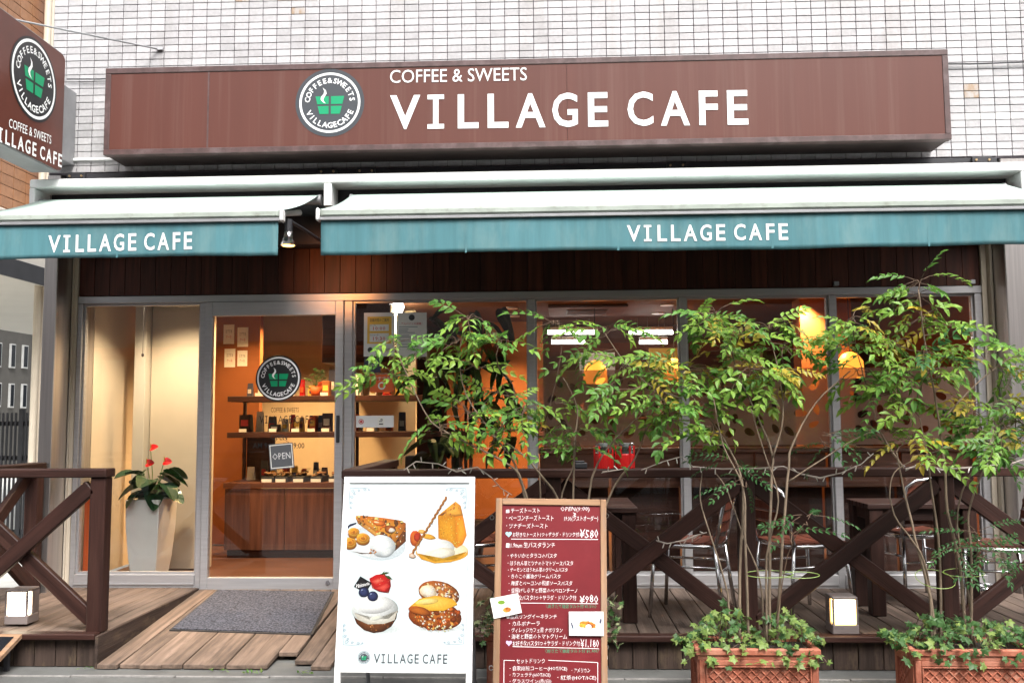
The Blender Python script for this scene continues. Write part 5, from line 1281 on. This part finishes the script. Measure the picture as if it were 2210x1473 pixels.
# display counter behind the door
CYf=1.45
x0,x1,_,zc=bxp(483,1040,760,1140,CYf); x1=-.75
T=thing('display_counter',((x0+x1)/2,CYf,z0),'dark wood display counter with two shelf boards behind the glass door','counter')
obj('plinth', MB().box(x0+.02,x1-.02,CYf+.04,CYf+.55,z0,z0+.07), M['counterdark'], T)
n=4; w=(x1-x0)/n
for i in range(n): beam('front_panel',(x0+(i+.5)*w,CYf+.012,z0+.071),(x0+(i+.5)*w,CYf+.012,zc-.055),w-.005,.02,(1,0,0),M['counter'],T,.002)
obj('top', MB().box(x0-.01,x1,CYf-.01,CYf+.6,zc-.05,zc,.003), M['counter'], T)
for py in (938,860):
    z=atY(600,py,CYf+.05).z; obj('shelf', MB().box(x0,x1,CYf+.03,CYf+.5,z-.025,z+.025,.003), M['counterdark'], T)
zs=[atY(600,py,CYf+.05).z+.026 for py in (938,860)]
for x in (x0+.015,(x0+x1)/2,x1-.015): obj('upright', MB().box(x-.012,x+.012,CYf+.46,CYf+.499,zc+.001,zs[1]-.052), M['counterdark'], T)
obj('back_panel', MB().box(x0+.03,x0+.30,CYf+.51,CYf+.53,zc+.001,zs[0]-.055), M['counterdark'], T)
obj('till', MB().box(x1-.62,x1-.32,CYf+.30,CYf+.49,zc+.001,zc+.22,.01), M['darkmetal'], T)
GR='packs of sweets on the display counter'
for i,px in enumerate((577,607,645,683,722,760)):
    p=atY(px,1040,CYf+.02); p=Vector((p.x,CYf+.02,zc+.0005)); T=thing('biscuit_tray',p,['first','second','third','fourth','fifth','sixth'][i]+' biscuit tray with white price card along the counter, counted from the left','tray',GR)
    obj('box', MB().box(p.x-.055,p.x+.055,p.y,p.y+.26,p.z,p.z+.05,.003), M['black'], T)
    ck=MB()
    for k in range(14):
        cc=(p.x+rnd(-.04,.04),p.y+rnd(.03,.22),p.z+.055+rnd(0,.03)); ck.lathe([(.001,-.006),(.02,-.006),(.023,0),(.018,.008),(.001,.009)],cc,8)
    tag(obj('biscuits', ck, M['cookie'], T),kind='stuff')
    obj('wrapper', MB().add([(p.x-.05,p.y+.005,p.z+.051),(p.x+.05,p.y+.005,p.z+.051),(p.x+.045,p.y+.25,p.z+.10+rnd(0,.02)),(p.x-.045,p.y+.25,p.z+.105),(p.x+rnd(-.02,.02),p.y+.13,p.z+.115)],[(0,1,4),(1,2,4),(2,3,4),(3,0,4)]), M['clear'], T)
    obj('price_card', MB().box(p.x-.05,p.x+.04,p.y-.012,p.y-.004,p.z+.002,p.z+.03), M['paperwhite'], T)
cols=['black','orangeprint','cream_print','counter','paperwhite','red','yellowprint','navy']
sh=[(525,0,.10,.16,'counterdark'),(590,0,.08,.07,'black'),(640,0,.07,.13,'clear'),(672,0,.06,.15,'orangeprint'),(705,0,.08,.17,'counterdark'),(735,0,.06,.12,'paperwhite'),(560,1,.05,.17,'cream_print'),(590,1,.05,.14,'paperwhite'),(700,1,.07,.14,'orange'),(760,0,.07,.16,'orangeprint'),(800,0,.08,.14,'cream_print'),(770,1,.06,.2,'cream_print')]
for i,(px,lv,w,h,m) in enumerate(sh):
    p=atY(px,860,CYf+.15); p=Vector((p.x,CYf+rnd(.10,.2),zs[lv]+.0005))
    wd={'counterdark':'dark brown','black':'black','clear':'clear','orangeprint':'orange red','paperwhite':'white','cream_print':'cream','orange':'orange'}[m]
    T=thing('gift_box',p,wd+' sweets box on the '+('upper' if lv else 'lower')+' counter shelf, item '+['one','two','three','four','five','six','seven','eight','nine','ten','eleven','twelve'][i]+' seen from the left','box','boxes on the counter shelves')
    obj('carton', MB().box(p.x-w/2,p.x+w/2,p.y,p.y+.09,p.z,p.z+h,.003), M[m], T)
    obj('price_card', MB().box(p.x-.035,p.x+.035,p.y-.05,p.y-.046,p.z,p.z+.03), M['paperwhite'], T); obj('label', MB().box(p.x-w*.35,p.x+w*.35,p.y-.0015,p.y-.0003,p.z+h*.35,p.z+h*.7), M[random.choice(['cream_print','yellowprint','redprint'])], T)
wds=['white','orange red','cream','dark brown','yellow','black','navy','red']; mm=['paperwhite','orangeprint','cream_print','counterdark','yellowprint','black','navy','red']
od=['first','second','third','fourth','fifth','sixth','seventh','eighth','ninth','tenth','eleventh','twelfth','thirteenth','fourteenth','fifteenth','sixteenth','seventeenth','eighteenth']
for lv,(zb_,rowy,n0,hs) in enumerate(((zc+.0005,CYf+.40,11,(.10,.19)),(zs[0]+.0005,CYf+.34,16,(.07,.19)),(zs[1]+.0005,CYf+.36,15,(.08,.26)))):
    xx=x0+.08
    for i in range(n0):
        k=(i*5+lv*3)%8; w_=rnd(.045,.08); h_=rnd(*hs); p=Vector((xx+w_/2,rowy+rnd(-.03,.03),zb_)); xx+=w_+rnd(.02,.06)
        if xx>x1-.06: break
        T=thing('sweets_bag',p,wds[k]+' sweets bag at the back of the '+['counter top','lower counter shelf','upper counter shelf'][lv]+', '+od[i]+' in its row','bag','bags of sweets behind the counter boxes')
        obj('pack', MB().add([(p.x-w_/2,p.y-.02,zb_),(p.x+w_/2,p.y-.02,zb_),(p.x+w_/2,p.y+.03,zb_),(p.x-w_/2,p.y+.03,zb_),(p.x-w_*.46,p.y,zb_+h_),(p.x+w_*.46,p.y,zb_+h_),(p.x+w_*.46,p.y+.008,zb_+h_),(p.x-w_*.46,p.y+.008,zb_+h_)],[(0,3,2,1),(4,5,6,7),(0,1,5,4),(1,2,6,5),(2,3,7,6),(3,0,4,7)]), M[mm[k]], T)
        obj('label', MB().box(p.x-w_*.3,p.x+w_*.3,p.y-.024,p.y-.021,zb_+h_*.25,zb_+h_*.55), M[mm[(k+2)%8]], T)
for i,(a,b,c_,d_) in enumerate(((482,700,506,742),(512,706,536,748),(484,752,508,792),(512,756,534,790))):
    notice('handwritten_slip',a,b,c_,d_,['upper left','upper right','lower left','lower right'][i]+' handwritten paper slip on the orange end wall','paper',lambda k:pr(k,[('t','おすすめ',-.6,.6,.1,.5,'charcoal',0),('t','ケーキ',-.5,.5,-.5,-.1,'redprint',0)]),'cream_print',2.298)
p=atY(690,835,1.9); p.z=zs[1]+.0005; p.y=CYf+.3
T=thing('small_potted_plant',p,'small leafy plant in an orange pot on the counter shelf','plant'); obj('pot', MB().lathe([(.04,0),(.055,.09),(.05,.09),(.04,.07),(.001,.07)],p,14), M['orangeprint'], T, smooth=True)
for k in range(26): link('leaf',random.choice(IV['ivyB']),T,Matrix.Translation(p+Vector((rnd(-.09,.09),rnd(-.05,.05),rnd(.08,.26))))@orient(Vector((rnd(-1,1),rnd(-1,.2),rnd(-.4,.6))),rnd(-.5,.5))@Matrix.Scale(1.3,4))
mb=MB(); [mb.tube([p+Vector((0,0,.07)),p+Vector((rnd(-.07,.07),rnd(-.04,.04),rnd(.12,.24)))],.002,4) for _ in range(8)]; obj('stem', mb, M['leafC'], T)
# overhead cabinet with cream panels, glass rack
T=thing('overhead_cabinet',(-2.0,2.2,2.0),'dark wooden overhead cabinet with pale panels above the counter','cabinet')
obj('carcass', MB().box(-2.30,-1.62,2.3,3.29,2.02,2.653,.003), M['counterdark'], T)
for k in range(3): obj('panel', MB().box(-1.618,-1.61,2.33+k*.32,2.62+k*.32,2.20,2.60), M['cream'], T)
obj('glass_rack', MB().box(-2.28,-1.75,2.25,2.75,1.80,1.83,.003), M['darkmetal'], T)
for k in range(8):
    p=Vector((-2.22+k*.062,2.4+.05*(k%3),1.8305)); g=thing('wine_glass',p,['first','second','third','fourth','fifth','sixth','seventh','eighth'][k]+' wine glass from the left on the dark rack above the counter','glass','glasses on the rack')
    obj('bowl', MB().lathe([(.001,.075),(.026,.09),(.030,.12),(.026,.15)],p,12), M['clear'], g, smooth=True); obj('stem', MB().tube([p+Vector((0,0,.004)),p+Vector((0,0,.076))],.004,6), M['clear'], g); obj('foot', MB().lathe([(.026,0),(.026,.003),(.001,.005)],p,12), M['clear'], g)
# big indoor plant
p=Vector((atY(1010,900,1.6).x,1.6,z0))
T=thing('indoor_tree',p,'tall dark leafy indoor tree behind the second window','plant')
obj('pot', MB().lathe([(.13,0),(.17,.30),(.155,.30),(.14,.25),(.001,.25)],p,18), M['counterdark'], T, smooth=True)
for k in range(3): obj('trunk', MB().tube([p+Vector((.03*k-.03,0,.25)),p+Vector((.05*k-.08,.02,1.0)),p+Vector((.16*k-.16,0,1.9+.1*k))],[.018,.015,.008],7), M['barkred'], T, smooth=True)
BLf=heartleaf(.24,.09,[M['darkplant']],.7)
for k in range(80):
    q=p+Vector((rnd(-.42,.42),rnd(-.3,.3),rnd(.9,2.25))); link('leaf',BLf,T,Matrix.Translation(q)@orient(Vector((rnd(-1,1),rnd(-1,.5),rnd(-.9,.2))),rnd(-.6,.6))@Matrix.Scale(rnd(.7,1.2),4))
# window bar with mugs
x0,x1=-.10,3.09; zb=atY(1600,966,.12).z
T=thing('window_bar',(1.5,.2,z0),'long brown window bar counter behind the three right windows','counter')
obj('top', MB().box(x0,x1,.06,.46,zb-.035,zb,.004), M['counter'], T)
n=6; w=(x1-x0)/n
for i in range(n):
    beam('upper_panel',(x0+(i+.02)*w,.085,(zb-.037+.93)/2),(x0+(i+.98)*w,.085,(zb-.037+.93)/2),zb-.037-.93,.02,(0,0,1),M['counter'],T,.002)
    beam('lower_panel',(x0+(i+.02)*w,.20,.59),(x0+(i+.98)*w,.20,.59),.66,.02,(0,0,1),M['counterdark'],T,.002)
for i,px in enumerate((1527,1668,1560,2105)):
    p=atY(px,955,.16); p.z=zb+.0005; g=thing('mug',p,['white mug on the window bar left of the middle shrub crown','white mug on the window bar seen between shrub stems','small dark cup on the window bar','dark blue cup at the right end of the window bar'][i],'mug','cups on the window bar')
    m=M['white'] if i<2 else M['navy']
    obj('cup', MB().lathe([(.030,0),(.036,.01),(.038,.085),(.035,.085),(.032,.012),(.001,.01)],p,18), m, g, smooth=True); obj('handle', MB().tube([p+Vector((.036,0,.07)),p+Vector((.058,0,.06)),p+Vector((.058,0,.03)),p+Vector((.037,0,.02))],.005,6), m, g)
# ceiling things
def downlight(px,py,label,power=40,at=None,col=(1,.60,.27)):
    power*=1.9; p=Vector(at) if at else atZ(px,py,2.654); p.y=min(p.y,5.0); T=thing('downlight',p,label,'lamp','recessed ceiling lights in the cafe')
    obj('trim', MB().lathe([(.05,-.001),(.075,-.001),(.075,-.012),(.05,-.010)],p,20), M['white'], T); obj('lens', MB().lathe([(.049,-.002),(.049,-.006),(.001,-.007)],p,16), M['glow'], T)
    l=bpy.data.lights.new('downlight_beam','SPOT'); l.energy=power; l.color=col; l.spot_size=math.radians(115); l.spot_blend=.7; l.shadow_soft_size=.05
    link('beam',l,T,Matrix.Translation(p-Vector((0,0,.02))))
downlight(1103,664,'warm downlight in the ceiling behind the second window, the nearer of two',70)
downlight(1108,681,'warm downlight in the ceiling behind the second window, the farther of two',70)
downlight(1264,676,'warm downlight in the ceiling left of the third window centre',70)
downlight(1440,657,'warm downlight in the ceiling near the fourth mullion, front one',70)
downlight(1420,675,'warm downlight in the ceiling near the fourth mullion, rear one',70)
downlight(1735,640,'warm downlight washing the orange column',90)
downlight(2050,648,'warm downlight in front of the orange wall at the right',80)
downlight(640,648,'warm downlight above the display counter',90)
downlight(350,640,'warm downlight in front of the beige partition in the left window',52,(-3.0,.22,2.654),(1,.76,.50))  # unseen lamp added to brighten the beige partition
downlight(0,0,'warm downlight just inside the glass door, left of two',52,(-2.45,.95,2.654))  # added fill lamp for the counter, out of sight above the fascia
downlight(0,0,'warm downlight just inside the glass door, right of two',52,(-1.75,1.0,2.654))  # second added fill lamp for the counter, also out of sight
downlight(0,0,'warm downlight washing the orange end wall left of the counter',32,(-2.95,1.75,2.654))  # unseen lamp added because the orange end wall stayed dark
for i,x in enumerate((.4,1.5,2.6)): downlight(0,0,['warm downlight above the left part of the window bar','warm downlight above the middle of the window bar','warm downlight above the right part of the window bar'][i],7,(x,.9,2.654))  # row of unseen lamps added to light the window bar
p=atY(852,662,2.6); T=thing('pendant_cluster',p,'bright pale globe lamp near the ceiling above the notices','lamp')
obj('globe', MB().lathe([(.001,-.10),(.07,-.07),(.10,0),(.07,.07),(.02,.098)],p,18), M['tubeglow'], T, smooth=True); obj('rod', MB().tube([p+Vector((0,0,.098)),(p.x,p.y,2.654)],.008,8), M['chrome'], T)
l=bpy.data.lights.new('globe_light','POINT'); l.energy=22; l.color=(1,.80,.50); l.shadow_soft_size=.1; link('beam',l,T,Matrix.Translation(p-Vector((0,.0,.16))))
a=atZ(1183,668,2.654); b=atZ(1290,650,2.654)
T=thing('air_conditioner',a,'dark ceiling cassette air conditioner behind the third window','air conditioner')
obj('panel', MB().box(a.x,a.x+.85,a.y-.45,a.y+.4,2.62,2.6535,.006), M['ceil'], T); obj('grille', MB().box(a.x+.2,a.x+.65,a.y-.25,a.y+.2,2.612,2.6195,.002), M['signdark'], T)
for k in range(5): obj('slat', MB().box(a.x+.21,a.x+.64,a.y-.23+k*.085,a.y-.19+k*.085,2.606,2.6118), M['ceil'], T)
for i,(pa,pb,py) in enumerate(((1182,1290,717),(1358,1452,717),(1190,1262,738),(1380,1440,738))):  # glowing tubes added in place of street lights reflected in the glass
    a=atY(pa,py,4.3); b=atY(pb,py,4.3); T=thing('tube_lamp',a,['left upper white tube lamp glowing at the back of the room','right upper white tube lamp glowing at the back of the room','left lower white tube lamp glowing at the back of the room','right lower white tube lamp glowing at the back of the room'][i],'lamp','tube lamps at the back')
    obj('tube', MB().tube([a,b],.022,10), M['tubeglow'], T); obj('housing', MB().box(a.x,b.x,a.y-.05,a.y+.05,a.z+.024,a.z+.06,.004), M['white'], T)
    for x in (a.x+.1,b.x-.1): obj('hanger', MB().tube([(x,a.y,a.z+.06),(x,a.y,2.654)],.004,5), M['greymetal'], T)  # housing and hangers are made up along with the strips
for i,(px,py,Y) in enumerate(((1285,805,3.0),(1835,790,2.2),(1455,800,3.4))):
    p=atY(px,py,Y); T=thing('pendant_lamp',p,['orange pendant lamp beside the mirrored round logo','red orange pendant lamp right of the orange column','orange pendant lamp half hidden by the middle shrub'][i],'lamp','orange pendant lamps')
    obj('shade', MB().lathe([(.13,-.11),(.12,.05),(.07,.12),(.02,.14)],p,20), M['shade'], T, smooth=True); obj('cord', MB().tube([p+Vector((0,0,.13)),(p.x,p.y,2.654)],.005,6), M['darkmetal'], T)
notice('wall_poster',2046,668,2078,790,'tall pale poster on the orange wall at the far right window','poster',lambda k:pr(k,[('d',0,.55,.28,.5,'redprint'),('t','COFFEE',-.6,.6,-.1,.1,'redprint'),('r',-.6,.6,-.6,-.3,'orangeprint')]),'cream_print',3.9)
struct('orange_side_wall', MB().box(atY(2000,700,4.0).x,4.09,4.0,4.1,z0,2.654), M['orange'])

SHELF=thing('wall_shelf',(1.6,5.1,1.5),'long dark shelf with bottles on the back wall','shelf')
for z in (1.45,1.75): obj('shelf_board', MB().box(.0,3.6,4.98,5.19,z-.015,z+.015,.003), M['counter'], SHELF)
for x in (.05,1.2,2.4,3.55): obj('bracket', MB().box(x-.012,x+.012,5.0,5.19,1.40,1.80), M['counterdark'], SHELF)
for i in range(14):
    p=Vector((.15+i*.25,5.07,1.466 if i%2 else 1.766)); g=thing('bottle',p,['dark green','orange red','cream'][i%3]+' bottle on the '+('lower' if i%2 else 'upper')+' back wall shelf, '+['first','second','third','fourth','fifth','sixth','seventh'][i//2]+' from the left there','bottle','bottles on the back wall shelf'); obj('glass_body', MB().lathe([(.035,0),(.035,.13),(.014,.18),(.014,.22)],p,10), M[['leafC','orangeprint','cream_print'][i%3]], g, smooth=True); obj('cap', MB().lathe([(.016,.2205),(.016,.24)],p,8), M['boltm'], g)
for i,(x,z) in enumerate(((.6,2.15),(1.5,2.2),(2.5,2.15))):
    T=thing('framed_picture',(x,5.18,z),['left framed picture on the dark back wall','middle framed picture on the dark back wall','right framed picture on the dark back wall'][i],'picture','pictures on the back wall'); obj('frame', MB().box(x-.28,x+.28,5.165,5.199,z-.2,z+.2,.004), M['counter'], T); obj('print', MB().box(x-.23,x+.23,5.160,5.1645,z-.15,z+.15), M[['cream_print','yellowprint','cream'][i]], T)
# ================================================================ NEIGHBOURS ON THE LEFT
NX=-5.5
N=thing('brown_tile_building',(NX,5,G),'brown tiled neighbouring building seen left of the cafe wall','building')
zt=atX(60,385,NX).z
bw=obj('wall', MB().box(NX-4,NX-.014,1.5,9,zt-.05,9), M['browngrout'], N)
zc0=atX(85,438,NX).z
TLm=MB().box(0,.014,-.106,.106,-.054,.054,.002).mesh('tile',M['browntile'])
k=0; z=zc0-.25
zz=[]
while z<7.2: zz.append(z); z+=.114
for z in zz:
    y=1.9
    while y<4.2:
        if (z<zc0+.75 or z>5.4) and k<300: link('tile',TLm,bw,Matrix.Translation((NX-.0135,y,z))); k+=1
        y+=.22
for px in (103,112):
    p=atX(px,50,NX+.1); obj('drain_pipe', MB().tube([(NX+.1,p.y,G),(NX+.1,p.y,9)],.035,10), M['beige'], N)
# pale canopy below the brown wall
e0=atX(0,545,NX+.3).z; e1=atX(95,600,NX+.3).z
C=thing('neighbour_canopy',(NX,3,2.8),'white flat canopy with dark fascia on the neighbouring building','canopy')
zc=atX(50,600,NX+.35).z
obj('slab', MB().box(NX-3,NX+.33,.9,8.5,zc+.06,zc+.62,.01), M['offwhite'], C); obj('fascia', MB().box(NX+.331,NX+.36,.9,8.5,zc-.02,zc+.16,.003), M['darkmetal'], C); obj('soffit', MB().box(NX-3,NX+.32,.95,8.4,zc+.03,zc+.059), M['offwhite'], C)
W=thing('pale_house',(-14,22,G),'pale rendered house with small dark slit windows at the end of the alley','house')
HX=-14.0
zh=atX(70,655,HX).z; ya=atX(-40,800,HX).y
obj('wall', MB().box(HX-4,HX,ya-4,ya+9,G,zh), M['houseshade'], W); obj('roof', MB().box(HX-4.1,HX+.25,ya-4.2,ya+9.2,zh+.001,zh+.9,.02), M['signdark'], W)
for (px0,px1,py0,py1) in ((18,31,745,790),(45,58,748,791),(16,28,830,876),(43,55,831,877),(-8,4,652,690),(-12,1,742,788),(-12,0,828,874)):
    a=atX(px0,py1,HX); b=atX(px1,py0,HX); w_=obj('window', MB().box(HX+.001,HX+.05,a.y,b.y,a.z-.04,b.z+.03,.004), M['cotton'], W); obj('pane', MB().box(HX+.0505,HX+.056,a.y+.04,b.y-.03,a.z,b.z), M['darkwin'], w_)
p=atX(74,700,HX); obj('downpipe', MB().tube([(HX+.06,p.y,G),(HX+.06,p.y,zh-.05)],.05,8), M['greymetal'], W)
# slat fence across the alley
FY=3.2; zf=atY(50,890,FY).z
T=thing('slat_fence',(-4.8,FY,G),'dark vertical slat fence closing the alley behind the left railing','fence')
x=-7.2; i=0
while x<-3.75:
    big=(i%22==4); obj('slat' if not big else 'post', MB().box(x,x+(.05 if big else .022),FY,FY+(.05 if big else .02),G,zf+(.04 if big else 0),.002), M['darkmetal'], T); x+=.048+(.03 if big else 0); i+=1
for z in (zf-.12,zf-.5,G+.2): obj('rail', MB().box(-7.2,-3.75,FY+.021,FY+.05,z-.025,z+.025), M['darkmetal'], T)

# ================================================================ ACROSS THE STREET (seen only as reflections)
O=thing('opposite_building',(0,-15,G),'grey building across the street, reflected in the shop glass','building')
obj('wall', MB().box(-16,16,-18,-14.6,3.3,8.5), M['cotton'], O)
for k in range(9):
    x=-15+k*3.5; w_=obj('window', MB().box(x,x+1.8,-14.6,-14.52,4.4,5.9), M['alu'], O); obj('pane', MB().box(x+.08,x+1.72,-14.515,-14.505,4.48,5.82), M['darkwin'], w_)
for k in range(7): obj('column', MB().box(-15.8+k*5.2,-15.2+k*5.2,-15,-14.55,G,3.299), M['cotton'], O)
obj('shopfront', MB().box(-16,16,-16.5,-16.3,G,3.299), M['shopfront'], O)
obj('shop_canopy', MB().box(-12,12,-14.5,-13.4,2.9,3.1,.02), M['orangeprint'], O)
